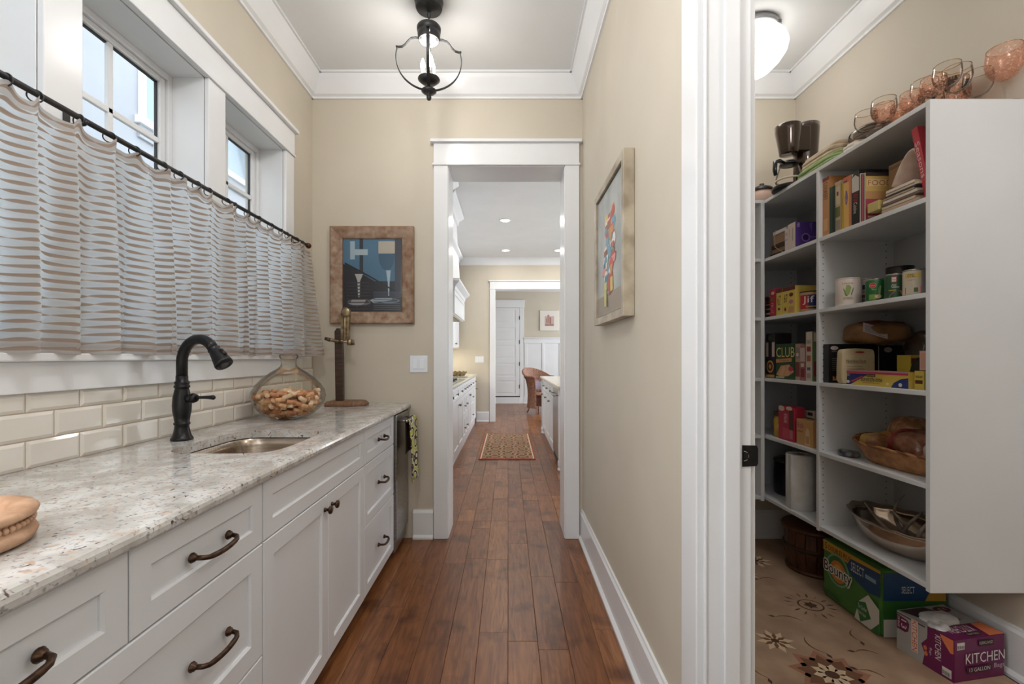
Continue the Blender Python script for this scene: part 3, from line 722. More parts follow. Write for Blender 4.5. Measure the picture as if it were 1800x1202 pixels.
hd.lathe([(0, 0), (.019, 0), (.019, .008), (.010, .010), (0, .01)], .018, -.035, BRASS, 18, .408); hd.tube([(.088, -.035, .42), (.092, -.035, .385)], .008, BRASS, 10); hd.build('clamp_handle', st)
# carved wooden tray at the left edge
TR = mnoise('carved_wood', (168, 128, 98), (196, 158, 128), 26, .55, bump=.5, bscale=60)
ty = thing('wooden_bowl', 'round carved light wood bowl at the near end of the worktop', 'bowl', (-.915, .705, CT+.001))
MB().lathe([(0, 0), (.118, 0), (.128, .004), (.132, .014), (.128, .022), (.122, .026), (.122, .040), (.131, .044), (.133, .050), (.128, .056), (.100, .057), (.094, .050), (.088, .028), (0, .024)], 0, 0, TR, 64).build('turned_body', ty)
bd = MB()
for i in range(72):
    t = 2*PI*i/72; bd.lathe([(0, -.0055), (.0042, -.003), (.0050, .001), (.003, .0045), (0, .0055)], .1245*math.cos(t), .1245*math.sin(t), TR, 6, .033)
o = bd.build('carved_beading', ty); o['kind'] = 'stuff'

# ---- curtain, rod, rings
RX, RZ = -1.257, 1.925
rd = thing('curtain_rod', 'dark iron curtain rod crossing the lower part of the windows', 'rod', (0, 0, 0))
MB().tube([(RX, .55, RZ), (RX, 2.85, RZ)], .0085, IRON, 14).build('pole', rd)
fb = MB(); fb.lathe([(0, 0), (.012, 0), (.014, .004), (.009, .008), (.016, .016), (.018, .024), (.012, .034), (0, .037)], RX, 2.845, C(96, 58, 40, .35, .6), 18, RZ, M=Matrix.Rotation(-PI/2, 4, 'X')); fb.build('finial', rd)
for yy in (2.74, 1.345):
    bk = MB(); bk.tube([(XL+.02, yy, RZ-.015), (RX+.004, yy, RZ-.015)], .005, IRON, 8); bk.tube([(RX+.004, yy, RZ-.016), (RX+.013, yy, RZ-.004)], .005, IRON, 8); bk.box(XL+.02, XL+.024, yy-.01, yy+.01, RZ-.04, RZ+.02, IRON); bk.build('bracket', rd)
ringY = []; y = .72
while y < 2.80: ringY.append(y+R.uniform(-.012, .012)); y += .098+R.uniform(-.022, .022)
rg = None
for i, yy in enumerate(ringY):
    if rg is None:
        a = MB(); rr = .0165; a.tube([(rr*math.sin(2*PI*k/24), 0, rr*math.cos(2*PI*k/24)-.008) for k in range(24)], .0019, IRON, 8, closed=True); rg = a.build('curtain_ring', None); o = rg
    else: o = rg.copy(); COL.objects.link(o)
    o.location = (RX, yy, RZ); o.rotation_euler = (0, 0, R.uniform(-.5, .7)); tag(o, 'small dark iron ring threaded on the curtain rod', 'ring', 'rings along the curtain rod')
NU, NV = 620, 150
YA, YB = .62, 2.875; ZB0, ZT0 = 1.232, 1.898
def ringdist(y): return min(abs(y-q) for q in ringY)
cm = MB(); uvs = []
def cfun(u, v):
    s = YA+(YB-YA)*u; z = ZB0+(ZT0-ZB0)*v
    amp = .011+.017*(1-v)
    k = noise.noise(Vector((s*3.1, 0, 1.3)))
    ph = 2*PI*s/.118+4.0*k
    fold = math.sin(ph)+.35*math.sin(2*ph+.7+1.5*noise.noise(Vector((s*2, 4, v*1.2))))
    fold2 = noise.noise(Vector((s*5.2, 9, v*.9)))
    x = RX+.004+amp*fold+.018*(1-v*.6)*fold2
    y = s+.020*(1-.35*v)*math.cos(ph)*(1 if True else 0)
    d = ringdist(s); pin = math.exp(-(d/.016)**2)
    if v > .90:
        t = (v-.90)/.10; x = x*(1-.5*t)+(RX+.002)*.5*t; x += .013*pin*t; z += .016*pin*t-.006*t*(1-pin)
    # tucked ruffles
    x += .0022*math.sin(2*PI*(z/.0237+.1*math.sin(s*50)))*(0 if v > .93 else 1)
    # free edge swings out into the room at the bottom
    e = max(0, (u-.93)/.07); x += .055*e*(1-v)**1.3; y += .05*e*(1-v)**1.2
    z += .004*math.sin(ph*.5)*(1-v)
    x = max(x, XL+.0245)
    return (x, y, z)
cm.grid(cfun, NU, NV, CURT)
cu = cm.build('cafe_curtain', None); tag(cu, 'white and taupe banded cafe curtain gathered across the hall windows', 'curtain')
uvl = cu.data.uv_layers.new(name='UVMap'); lv = [0]*len(cu.data.loops); cu.data.loops.foreach_get('vertex_index', lv); fl_ = []
for q in lv:
    i, jx = divmod(q, NV+1); fl_ += [YA+(YB-YA)*i/NU, ZB0+(ZT0-ZB0)*jx/NV]
uvl.data.foreach_set('uv', fl_)

# ---- pendant
px_, py_ = PEND
pd = thing('lantern_pendant', 'dark iron open lantern pendant with three candle bulbs on the hall ceiling', 'light', (px_, py_, 0), .14)
MB().lathe([(0, 3.108), (.074, 3.108), (.076, 3.100), (.072, 3.092), (.070, 3.070), (.066, 3.062), (.020, 3.056), (.010, 3.048), (0, 3.046)], 0, 0, IRON, 36).build('canopy', pd)
ch = MB(); ch.tube([(.008*math.cos(t*PI/8), 0, 3.032+.020*math.sin(t*PI/8)) for t in range(16)], .0022, IRON, 6, closed=True)
ch.tube([(0, .009*math.cos(t*PI/8), 3.000+.024*math.sin(t*PI/8)) for t in range(16)], .0022, IRON, 6, closed=True); ch.build('chain', pd)
cap = MB(); cap.lathe([(0, 2.985), (.012, 2.985), (.014, 2.975), (.058, 2.968), (.063, 2.962), (.062, 2.945), (.055, 2.938), (.060, 2.932), (.058, 2.915), (.054, 2.895), (.050, 2.895), (.054, 2.930), (.010, 2.935), (0, 2.935)], 0, 0, IRON, 36); cap.build('cap', pd)
def strap(yoff):
    pr = [(.040, 2.905), (.070, 2.906), (.092, 2.900), (.108, 2.885), (.122, 2.866), (.138, 2.852), (.158, 2.848), (.170, 2.850)]
    pr += [(.172*math.cos(t), 2.79+.0*t) for t in ()]
    cz_, rr = 2.79, .171
    a0 = math.asin(.058/.171) if True else 0
    for i in range(0, 19):
        t = .34-i*(PI/2+.24)/18; pr.append((.171*math.cos(t)+.0, 2.795+.171*math.sin(t)*(.95)))
    return pr
for rzk in range(2):
    for s in (1, -1):
        mt = MB(); pr = strap(0)
        pts = [Vector((s*a, 0, z)) if rzk == 0 else Vector((0, s*a, z)) for a, z in pr]
        n_ = len(pts); wv = Vector((0, .0075, 0)) if rzk == 0 else Vector((.0075, 0, 0)); vs = []; fs = []
        for i, q in enumerate(pts):
            a = pts[max(i-1, 0)]; b2 = pts[min(i+1, n_-1)]; dd = (b2-a).normalized(); nn = dd.cross(wv.normalized())*.0018
            vs += [q-wv-nn, q+wv-nn, q+wv+nn, q-wv+nn]
        for i in range(n_-1):
            for k in range(4): fs.append((i*4+k, i*4+(k+1) % 4, (i+1)*4+(k+1) % 4, (i+1)*4+k))
        fs += [(0, 1, 2, 3), (4*n_-4, 4*n_-1, 4*n_-2, 4*n_-3)]
        mt.add(vs, fs, IRON).build('strap', pd)
MB().tube([(0, 0, 2.94), (0, 0, 2.63)], .0045, IRON, 10).build('stem', pd)
MB().lathe([(0, 2.668), (.012, 2.668), (.040, 2.674), (.058, 2.690), (.056, 2.694), (.038, 2.680), (0, 2.676)], 0, 0, IRON, 32).build('drip_pan', pd)
MB().lathe([(0, 2.640), (.022, 2.640), (.038, 2.634), (.040, 2.628), (.026, 2.616), (.010, 2.610), (.012, 2.604), (.013, 2.595), (.010, 2.584), (0, 2.578)], 0, 0, IRON, 28).build('finial', pd)
BULB = C(255, 240, 215, .3, emit=14)
for k in range(3):
    a = 2*PI*k/3+.9; bx_, by_ = .032*math.cos(a), .032*math.sin(a)
    c_ = MB().lathe([(0, 2.684), (.0105, 2.684), (.0105, 2.735), (.006, 2.738), (0, 2.738)], bx_, by_, C(225, 222, 212, .5), 14).build('candle_sleeve', pd)
    MB().lathe([(0, 2.738), (.006, 2.739), (.0115, 2.750), (.0135, 2.762), (.012, 2.776), (.007, 2.792), (.0025, 2.802), (0, 2.804)], bx_, by_, BULB, 16).build('bulb', c_)
point('pendant_glow', (px_, py_, 2.85), 6, .05, (1, .975, .94))

# ---- pictures, switch
def glassprint(): pass
pf = thing('framed_picture', 'rustic brown framed picture of wine glasses on the end wall', 'picture', (0, 0, 0))
FRM = mnoise('distressed_frame', (122, 84, 58), (166, 144, 122), 24, .45, bump=.3, bscale=70, lo=.3, hi=.7, detail=8)
x0, x1, z0, z1 = -1.198, -.634, 1.448, 2.105; yw = YE
fr = MB(); wf = .083
def fprof(a0, a1, b0, b1):  # mitred frame
    vs = []
    O = [(a0, b0), (a1, b0), (a1, b1), (a0, b1)]
    rows = [(0, 0), (0, .028), (.008, .034), (.03, .030), (wf-.012, .022), (wf-.004, .018), (wf, .012), (wf, .006)]
    for d, h in rows:
        vs += [(a0+d, yw-h, b0+d), (a1-d, yw-h, b0+d), (a1-d, yw-h, b1-d), (a0+d, yw-h, b1-d)]
    fs = []
    for r in range(len(rows)-1):
        for i in range(4): j = (i+1) % 4; fs.append((r*4+i, r*4+j, (r+1)*4+j, (r+1)*4+i))
    return vs, fs
vs, fs = fprof(x0, x1, z0, z1); fr.add(vs, fs, FRM); fr.build('frame', pf)
pr = MB(); a0, a1, b0, b1 = x0+wf, x1-wf, z0+wf, z1-wf
pr.box(a0, a1, yw-.008, yw-.002, b0, b1, C(84, 122, 148, .5))
f = flat((a0, yw-.008, b0), (a1-a0, 0, 0), (0, 0, b1-b0))
BL = (112, 152, 176)
ds = [('r', 0, 0, 1, .42, (52, 50, 54)), ('p', [(0, .42), (0, .66), (.2, .58), (.45, .46), (.75, .32), (1, .20), (1, 0), (0, 0)], (50, 48, 52)), ('r', .28, .5, .34, 1, (50, 54, 62)), ('r', .12, .78, .42, .86, (176, 192, 198)), ('r', .12, .72, .20, .97, (170, 190, 200)),
      ('r', .88, .2, 1, 1, (62, 66, 76)), ('r', .60, .8, .88, .97, (186, 178, 162)), ('p', [(.60, .80), (.88, .80), (.86, .66), (.80, .58), (.74, .56), (.66, .60), (.61, .70)], (66, 98, 122)),
      ('p', [(.73, .57), (.81, .57), (.79, .40), (.785, .22), (.765, .22), (.76, .40)], (178, 200, 212)), ('o', .78, .15, .18, .035, (126, 140, 152)), ('o', .78, .155, .15, .022, (70, 76, 86)),
      ('p', [(.2, .52), (.34, .52), (.29, .42), (.285, .20), (.255, .20), (.245, .42)], (190, 188, 184)), ('o', .27, .13, .20, .05, (120, 116, 116)), ('o', .27, .14, .16, .032, (62, 58, 60)), ('p', [(.1, .11), (.16, .17), (.40, .18), (.36, .11), (.24, .07)], (168, 166, 168)),
      ('p', [(.45, .16), (.58, .19), (.82, .19), (.84, .16), (.52, .12)], (172, 182, 190)), ('p', [(.03, .65), (.46, .47), (.47, .49), (.03, .68)], (34, 34, 40)), ('p', [(.46, .47), (.95, .24), (.95, .26), (.47, .49)], (34, 34, 40))]
for i in range(9): ds.append(('r', .05, .03+i*.045, .45, .045+i*.045, (70, 66, 66)))
for i in range(10): ds.append(('r', .52, .03+i*.026, .97, .038+i*.026, (92, 104, 118)))
decal(pr, f, ds, .0002, .3); po = pr.build('print', pf)
MB().box(a0, a1, yw-.0175, yw-.0155, b0, b1, thin_glass('picture_glass', (.98, .98, .98), .9, .15)).build('glass', pf)
# canvas on the right wall
cv = thing('framed_painting', 'silver framed painting of colourful stacked patches on the right wall', 'painting', (0, 0, 0))
FR2 = mnoise('silver_leaf_frame', (150, 136, 116), (190, 178, 158), 9, .42, metal=.25, bump=.2, bscale=40, lo=.35, hi=.65)
ya, yb, za, zb2 = 1.812, 2.42, 1.388, 2.058; xo = .459
fm = MB(); tf = .035
def bxs(mb, y0, y1, z0, z1, mat): mb.box(xo, XR-.001, y0, y1, z0, z1, mat)
bxs(fm, ya, ya+tf, za, zb2, FR2); bxs(fm, yb-tf, yb, za, zb2, FR2); bxs(fm, ya+tf, yb-tf, za, za+tf, FR2); bxs(fm, ya+tf, yb-tf, zb2-tf, zb2, FR2)
fm.build('frame', cv, .002)
pm_ = MB(); pm_.box(xo+.012, XR-.005, ya+tf+.006, yb-tf-.006, za+tf+.006, zb2-tf-.006, mnoise('painted_canvas', (156, 160, 158), (182, 184, 180), 6, .55, bump=.2, bscale=90))
f = flat((xo+.012, yb-tf-.006, za+tf+.006), (0, -(yb-ya-2*tf-.012), 0), (0, 0, zb2-za-2*tf-.012))
pal = [(196, 96, 76), (226, 214, 200), (200, 150, 96), (120, 160, 180), (210, 190, 120), (184, 100, 90), (232, 228, 222), (150, 110, 90), (214, 150, 150), (90, 130, 150)]
ds = [('r', 0, 0, 1, .16, (158, 146, 132))]
for i in range(46):
    t = i/46; cxx = .48+R.uniform(-.22, .22)*(1.0-.45*abs(t-.45)); cz2 = .78-.56*t; a_ = R.uniform(.04, .10); b_ = R.uniform(.025, .065)
    c = R.choice(pal)
    if R.random() < .4: ds.append(('o', cxx, cz2, a_*.8, b_*.9, c))
    else: ds.append(('p', [(cxx-a_, cz2-b_), (cxx+a_*.8, cz2-b_*R.uniform(.6, 1.2)), (cxx+a_, cz2+b_), (cxx-a_*.8, cz2+b_*.9)], c))
ds += [('p', [(.32, .06), (.40, .06), (.42, .26), (.30, .26)], (206, 196, 130)), ('r', .50, .14, .56, .26, (190, 90, 76)), ('r', .56, .16, .66, .27, (206, 186, 120)), ('r', .44, .05, .46, .16, (110, 106, 100))]
decal(pm_, f, ds, .0001, .6); pm_.build('canvas', cv)
sp = thing('light_switch', 'white double light switch on the end wall left of the doorway', 'switch', (-.604, YE, 1.177))
MB().box(-.060, .060, -.006, 0, -.057, .057, C(226, 232, 240, .3)).build('plate', sp, .003)
for xx, zt in ((-.023, 0), (.023, .006)): MB().box(xx-.016, xx+.016, -.010, -.004, -.033, .033, C(232, 237, 243, .25)).build('rocker', sp, .002)

# ================================================================== KITCHEN BEYOND THE DOORWAY
def cap_crown(mb, x, y0, y1, z, p, h, xb):
    # projecting crown along the front (+X) with a return at both ends
    pr = [(0, -h), (p*.25, -h+.01), (p*.35, -h*.6), (p*.85, -h*.3), (p, -h*.2), (p, 0)]
    for (a, za_), (b, zb_) in zip(pr, pr[1:]):
        mb.add([(xb, y0-a, z+za_), (x+a, y0-a, z+za_), (x+a, y1+a, z+za_), (xb, y1+a, z+za_), (xb, y0-b, z+zb_), (x+b, y0-b, z+zb_), (x+b, y1+b, z+zb_), (xb, y1+b, z+zb_)],
               [(0,1,5,4),(1,2,6,5),(2,3,7,6)], CAB)
    mb.box(xb, x+p, y0-p, y1+p, z-.002, z, CAB)
KF = -.600
KC = 'kitchen base cabinets along the left wall'
BRK = mnoise('brass_brown_knob', (98, 76, 54), (130, 104, 74), 30, .4, metal=.7)
units = [(3.55, 4.2, 'white kitchen base cabinet just past the doorway on the left'), (4.2, 5.05, 'white kitchen base cabinet before the cooktop'), (5.05, 6.1, 'white kitchen base cabinet under the cooktop'), (6.1, 6.75, 'first white kitchen base cabinet beyond the cooktop'), (6.75, 7.4, 'second white kitchen base cabinet beyond the cooktop'), (7.4, 8.0, 'white kitchen base cabinet under the decorative dish end'), (8.0, 8.5, 'last white kitchen base cabinet next to the back wall')]
for i, (y0, y1, lb) in enumerate(units):
    t = thing('kitchen_base_cabinet', lb, 'cabinet', (0, 0, 0), group=KC)
    mm = MB(); mm.box(KL+.002, KF-.0205, y0+.001, y1-.001, .1, .882, CAB); mm.box(KL+.002, KF-.0205, y0+.001, y1-.001, 0, .1, CAB); mm.build('carcass', t)
    nd = 2 if y1-y0 > .6 else 1
    for k in range(nd):
        a, b = y0+(y1-y0)*k/nd, y0+(y1-y0)*(k+1)/nd
        o = shaker(MB(), KF, a+G, b-G, .712, .872, w=.04).build('drawer', t); knob(o, KF, (a+b)/2, .79, mat=BRK)
        if i in (3, 5):
            for z0_, z1_ in ((.41, .705), (.105, .405)):
                o = shaker(MB(), KF, a+G, b-G, z0_, z1_, w=.045).build('drawer', t); knob(o, KF, (a+b)/2, (z0_+z1_)/2, mat=BRK)
        else:
            o = shaker(MB(), KF, a+G, b-G, .105, .705, w=.05).build('door', t); knob(o, KF, b-.03 if k == 0 else a+.03, .64, mat=BRK)
KST = mnoise('kitchen_granite', (200, 200, 180), (222, 220, 202), 40, .12)
tag(MB().box(KL+.002, KF+.016, 3.55, 8.52, .884, .914, KST).build('kitchen_worktop', None, .006), 'pale granite kitchen worktop along the left wall', 'worktop')
ck = thing('cooktop', 'steel cooktop with dark grates set in the left kitchen worktop', 'cooktop', (-.86, 5.5, .915))
MB().box(-.24, .24, -.42, .42, 0, .012, STEEL).build('steel_plate', ck, .004)
for a in (-.28, 0, .28):
    g_ = MB()
    for s in (-.11, 0, .11): g_.box(-.20, .20, a+s-.006, a+s+.006, .022, .036, BLACK); g_.box(s*1.6-.006, s*1.6+.006, a-.12, a+.12, .022, .034, BLACK)
    for s in (-.11, .11):
        for q in (-.19, .19): g_.box(q-.006, q+.006, a+s-.006, a+s+.006, .012, .022, BLACK)
    g_.build('grate', ck)
ds_ = thing('decorative_dish', 'brown woven decorative dish on a plate on the kitchen worktop', 'dish', (-.80, 7.15, .914))
MB().lathe([(0, 0), (.16, .002), (.20, .012), (.19, .016), (0, .008)], 0, 0, C(210, 212, 205, .3), 32).build('plate', ds_)
MB().grid(lambda u, v: ((.11+.05*v+.007*math.cos(u*2*PI*14))*math.cos(2*PI*u), (.11+.05*v+.007*math.cos(u*2*PI*14))*math.sin(2*PI*u), .014+.075*v**.8+.006*math.sin(u*2*PI*14)), 112, 6, mnoise('woven_brown', (112, 90, 60), (170, 146, 104), 30, .6), True, True).lathe([(0, .02), (.115, .02)], 0, 0, BRK, 32).build('woven_bowl', ds_)
tv = thing('tall_cabinet', 'tall white kitchen cabinet with crown moulding left of the doorway', 'cabinet', (0, 0, 0))
mm = MB(); mm.box(KL+.002, -.62, 3.55, 4.85, 1.40, 2.96, CAB); mm.build('carcass', tv); mm = MB(); cap_crown(mm, -.62, 3.55, 4.85, CZ-.001, .09, .15, KL+.002); mm.build('crown', tv)
shaker(MB(), -.60, 3.56, 4.2, 1.41, 2.9).build('door', tv); shaker(MB(), -.60, 4.2, 4.84, 1.41, 2.9).build('door', tv)
hoo = thing('range_hood', 'white panelled range hood with stepped crown moulding above the cooktop', 'hood', (0, 0, 0))
mm = MB(); mm.box(KL+.002, -.60, 5.0, 6.12, 1.70, 1.98, CAB); shaker(mm, -.585, 5.0, 6.12, 1.71, 1.97, w=.05, th=.016); mm.build('canopy', hoo, .002)
mm = MB(); mm.box(KL+.06, -.64, 5.06, 6.06, 1.694, 1.70, C(90, 90, 92, .4, .5)); mm.build('filter_panel', hoo)
mm = MB(); cap_crown(mm, -.60, 5.0, 6.12, 2.08, .075, .12, KL+.002); mm.build('canopy_crown', hoo)
mm = MB(); mm.add([(KL+.002, 5.08, 2.08), (-.63, 5.08, 2.08), (-.63, 6.05, 2.08), (KL+.002, 6.05, 2.08), (KL+.002, 5.15, 2.97), (-.68, 5.15, 2.97), (-.68, 6.02, 2.97), (KL+.002, 6.02, 2.97)], [(0,1,5,4),(1,2,6,5),(2,3,7,6),(3,0,4,7),(4,5,6,7)], CAB); mm.build('chimney', hoo)
mm = MB(); cap_crown(mm, -.68, 5.15, 6.02, 2.60, .06, .10, KL+.002); mm.build('mid_crown', hoo)
mm = MB(); cap_crown(mm, -.68, 5.15, 6.02, CZ-.001, .09, .15, KL+.002); mm.build('ceiling_crown', hoo)
for (y0, y1, lb) in ((6.2, 7.3, 'white wall cabinet directly beyond the range hood'), (7.3, 8.5, 'white wall cabinet nearest the kitchen back wall')):
    t = thing('wall_cabinet', lb, 'cabinet', (0, 0, 0), group='white wall cabinets on the left kitchen wall')
    MB().box(KL+.002, -.935, y0+.001, y1-.001, 1.39, 2.97, CAB).build('carcass', t)
    for a, b, yk in ((y0, (y0+y1)/2, (y0+y1)/2-.03), ((y0+y1)/2, y1, (y0+y1)/2+.03)):
        o = shaker(MB(), -.913, a+G, b-G, 1.40, 2.95).build('door', t); knob(o, -.913, yk, 1.46, mat=BRK)
    mm = MB(); cap_crown(mm, -.915, y0+.09, y1-.09, CZ-.001, .08, .15, KL+.002); mm.build('crown', t)
area('under_cabinet_light', (-1.08, 7.6, 1.385), (0, 0, 0), .1, 1.6, 5, (1, .9, .75))
# island with dishwasher
IX = .555
isl = thing('kitchen_island', 'white kitchen island with corner posts at the right of the doorway view', 'island', (0, 0, 0))
mm = MB(); mm.box(IX+.0205, 1.5, 5.56, 7.33, .1, .882, CAB); mm.box(IX+.66, 1.5, 4.9, 5.56, .1, .882, CAB); mm.box(IX+.03, 1.5, 5.56, 7.32, 0, .1, CAB); mm.build('carcass', isl)
for a in (4.86, 7.27):
    pp = MB(); pp.box(IX-.012, IX+.07, a, a+.075, .11, .882, CAB); pp.lathe([(0, 0), (.05, 0), (.055, .02), (.045, .04), (.052, .06), (.05, .11), (0, .11)], IX+.03, a+.037, CAB, 20); pp.build('corner_post', isl, .003)
for a, b in ((5.56, 6.1), (6.1, 6.66), (6.66, 7.26)):
    o = shaker(MB(), IX, a+G, b-G, .712, .872, w=.04, d=-1).build('drawer', isl); knob(o, IX, (a+b)/2, .79, d=-1, mat=BRK)
    o = shaker(MB(), IX, a+G, b-G, .11, .705, w=.05, d=-1).build('door', isl); knob(o, IX, b-.03, .64, d=-1, mat=BRK)
tag(MB().box(IX-.035, 1.55, 4.82, 7.38, .884, .918, mnoise('island_granite', (206, 190, 156), (226, 214, 188), 35, .12)).build('island_worktop', None, .008), 'cream granite worktop on the kitchen island', 'worktop')
dw = thing('dishwasher', 'stainless steel dishwasher built into the kitchen island', 'dishwasher', (0, 0, 0))
MB().box(IX+.02, IX+.62, 4.95, 5.55, .04, .875, C(60, 60, 62, .5)).build('body', dw)
do = MB().box(IX-.008, IX+.02, 4.952, 5.548, .11, .872, STEEL).build('door', dw, .006)
MB().tube([(IX-.05, 5.0, .80), (IX-.05, 5.5, .80)], .009, STEEL, 12).tube([(IX-.05, 5.03, .80), (IX-.006, 5.03, .80)], .006, STEEL).tube([(IX-.05, 5.47, .80), (IX-.006, 5.47, .80)], .006, STEEL).build('handle', do)
MB().box(IX, IX+.02, 4.955, 5.545, .04, .105, C(40, 40, 42, .5)).build('toe_panel', dw)
# recessed ceiling lights
LAMP = C(255, 246, 232, .4, emit=9); k0 = None
RLB = {(-.04, 6.27): 'recessed ceiling light in the middle of the kitchen, nearer one', (-.04, 8.03): 'recessed ceiling light in the middle of the kitchen, farther one', (.89, 8.03): 'recessed ceiling light at the right edge of the doorway view, farther one', (.89, 6.27): 'recessed kitchen ceiling light hidden right of the doorway, nearer one'}
for (x, y) in ((-.04, 4.5), (-.04, 6.27), (-.04, 8.03), (.89, 4.5), (.89, 6.27), (.89, 8.03), (1.85, 6.27)):
    area('recessed_lamp', (x, y, CZ-.012), (0, 0, 0), .12, .12, 3.2, (1, .94, .86), 'DISK')
    if (x, y) not in RLB: continue
    t = thing('recessed_light', RLB.get((x, y), 'recessed kitchen ceiling light above the near part of the kitchen'), 'light', (x, y, CZ), group='recessed kitchen ceiling lights')
    MB().lathe([(.062, -.001), (.062, -.006), (.085, -.006), (.088, 0)], 0, 0, C(230, 230, 230, .4), 28).build('trim_ring', t)
    MB().lathe([(0, -.003), (.063, -.003)], 0, 0, LAMP, 24).build('lens', t)
# rug in the kitchen
def rugmat():
    m, n, l, p = newmat('traditional_rug'); tc = n.new('ShaderNodeTexCoord')
    v = n.new('ShaderNodeTexVoronoi'); v.inputs['Scale'].default_value = 6; v.feature = 'F1'; v.inputs['Randomness'].default_value = .25; l.new(tc.outputs['Object'], v.inputs['Vector'])
    nz = n.new('ShaderNodeTexNoise'); nz.inputs['Scale'].default_value = 28; l.new(tc.outputs['Object'], nz.inputs[0])
    mm = n.new('ShaderNodeMath'); mm.operation = 'SINE'; m2 = n.new('ShaderNodeMath'); m2.operation = 'MULTIPLY'; m2.inputs[1].default_value = 13; l.new(v.outputs['Distance'], m2.inputs[0]); l.new(m2.outputs[0], mm.inputs[0])
    ad = n.new('ShaderNodeMath'); ad.operation = 'ADD'; l.new(mm.outputs[0], ad.inputs[0]); l.new(nz.outputs[0], ad.inputs[1])
    cr = n.new('ShaderNodeValToRGB'); e = cr.color_ramp.elements; e[0].position = .1; e[0].color = L3((104, 74, 54)); e[1].position = .6; e[1].color = L3((214, 196, 152)); e2 = e.new(1.0); e2.color = L3((150, 104, 84))
    l.new(ad.outputs[0], cr.inputs[0]); l.new(cr.outputs[0], p.inputs['Base Color']); p.inputs['Roughness'].default_value = .95; return m
rk = thing('kitchen_rug', 'small cream traditional rug with a red border on the kitchen floor', 'rug', (-.01, 6.35, 0))
RG = rugmat(); MB().box(-.343, .343, -.92, .92, .0006, .008, C(158, 78, 64, .95)).build('border', rk, .002)
MB().box(-.31, .31, -.87, .87, .008, .009, RG).build('field', rk)
MB().box(-.325, -.31, -.885, .885, .008, .0088, C(214, 196, 160, .95)).box(.31, .325, -.885, .885, .008, .0088, C(214, 196, 160, .95)).build('guard_stripe', rk)
# wicker chair
WK = mnoise('brown_wicker', (128, 88, 70), (168, 126, 106), 40, .6, bump=.6, bscale=70); WK2 = mnoise('lilac_wicker', (168, 158, 176), (196, 188, 204), 40, .6)
wc = thing('wicker_chair', 'brown wicker armchair with curved back in the dining room', 'chair', (.66, 9.95, 0), 2.2)
def wick(a0, a1, r, z0, z1, flare, mat, nu=110, nv=54, sq=1.0):
    def fn(u, v):
        a = a0+(a1-a0)*u; z = z0+(z1(a) - z0)*v
        rr = r+flare(v)+.0035*math.sin(v*nv*1.6)*(1 if int(u*nu/2) % 2 else -1)
        return (rr*math.cos(a), rr*.95*math.sin(a), z)
    return fn
def top(a): return .80+.17*max(0, math.cos(a))
m = MB().grid(wick(-PI*.70, PI*.70, .235, .13, top, lambda v: .07*(v-.35)**2*2.2+(.05*v**4), WK), 110, 54, WK); o = m.build('woven_shell', wc); s_ = o.modifiers.new('s', 'SOLIDIFY'); s_.thickness = .02
m = MB().grid(wick(-PI*.45, PI*.45, .208, .50, lambda a: top(a)-.07, lambda v: .07*(v-.1)**2*2+.01, WK2), 80, 40, WK2); m.build('woven_inner_back', wc)
m = MB(); m.lathe([(0, .40), (.20, .40), (.215, .42), (.20, .455), (0, .465)], 0, 0, WK, 32); m.build('seat', wc)
rim = []
for i in range(41):
    a = -PI*.70+PI*1.4*i/40; rr = .235+.07*.65**2*2.2+.05; rim.append((rr*math.cos(a), rr*.95*math.sin(a), top(a)+.004))
MB().tube(rim, .022, WK, 10).build('rolled_rim', wc)
for a in (.7, -.7, 2.3, -2.3):
    MB().tube([(.20*math.cos(a), .20*math.sin(a), .16), (.215*math.cos(a), .215*math.sin(a), .06), (.25*math.cos(a), .25*math.sin(a), .012)], [.018, .016, .014], WK, 10).build('leg', wc)
# dining room picture, kitchen switch
pq = thing('small_picture', 'small white framed reddish sketch on the dining room wall', 'picture', (1.095, YD, 2.19))
m = MB(); m.box(-.25, .25, -.03, 0, -.26, .27, C(226, 220, 208, .35)); m.build('frame', pq, .006)
m = MB(); decal(m, flat((-.22, -.03, -.235), (.44, 0, 0), (0, 0, .48)), [('r', 0, 0, 1, 1, (222, 216, 208)), ('r', .22, .2, .78, .74, (196, 170, 160)), ('r', .38, .35, .50, .82, (172, 132, 122)), ('r', .52, .3, .60, .68, (150, 108, 100)), ('r', .25, .2, .75, .32, (168, 130, 120)), ('r', .3, .36, .36, .62, (160, 120, 112))], .001); m.build('print', pq)
sq_ = thing('light_switch', 'white wide light switch on the kitchen back wall above the worktop', 'switch', (-.545, KE, 1.18))
MB().box(-.085, .085, -.006, 0, -.06, .06, C(228, 232, 238, .3)).build('plate', sq_, .003)
for xx in (-.048, 0, .048): MB().box(xx-.016, xx+.016, -.010, -.004, -.033, .033, C(234, 238, 242, .25)).build('rocker', sq_, .002)
# ================================================================== PANTRY
point('pantry_lamp_light', (1.40, 2.62, 2.74), 2.2, .12, (1, .97, .93))
gl = thing('pantry_ceiling_lamp', 'glowing white glass bowl lamp on the pantry ceiling', 'light', (1.40, 2.62, 0))
MB().lathe([(0, 2.835), (.03, 2.837), (.065, 2.845), (.11, 2.87), (.150, 2.91), (.180, 2.955), (.188, 2.99), (.176, 3.025), (.150, 3.055), (.135, 3.075)], 0, 0, C(255, 253, 248, .3, emit=1.7), 48).build('glass_bowl', gl)
MB().lathe([(.137, 3.07), (.147, 3.072), (.150, 3.085), (.140, 3.109), (0, 3.109)], 0, 0, C(150, 150, 152, .4, .6), 40).build('ceiling_plate', gl)
for a in (1.2, 3.3, 5.4): MB().box(-.006, .006, -.006, .006, 0, .02, C(110, 110, 112, .4, .6)).build('clip', gl).location = (.150*math.cos(a), .150*math.sin(a), 3.06)
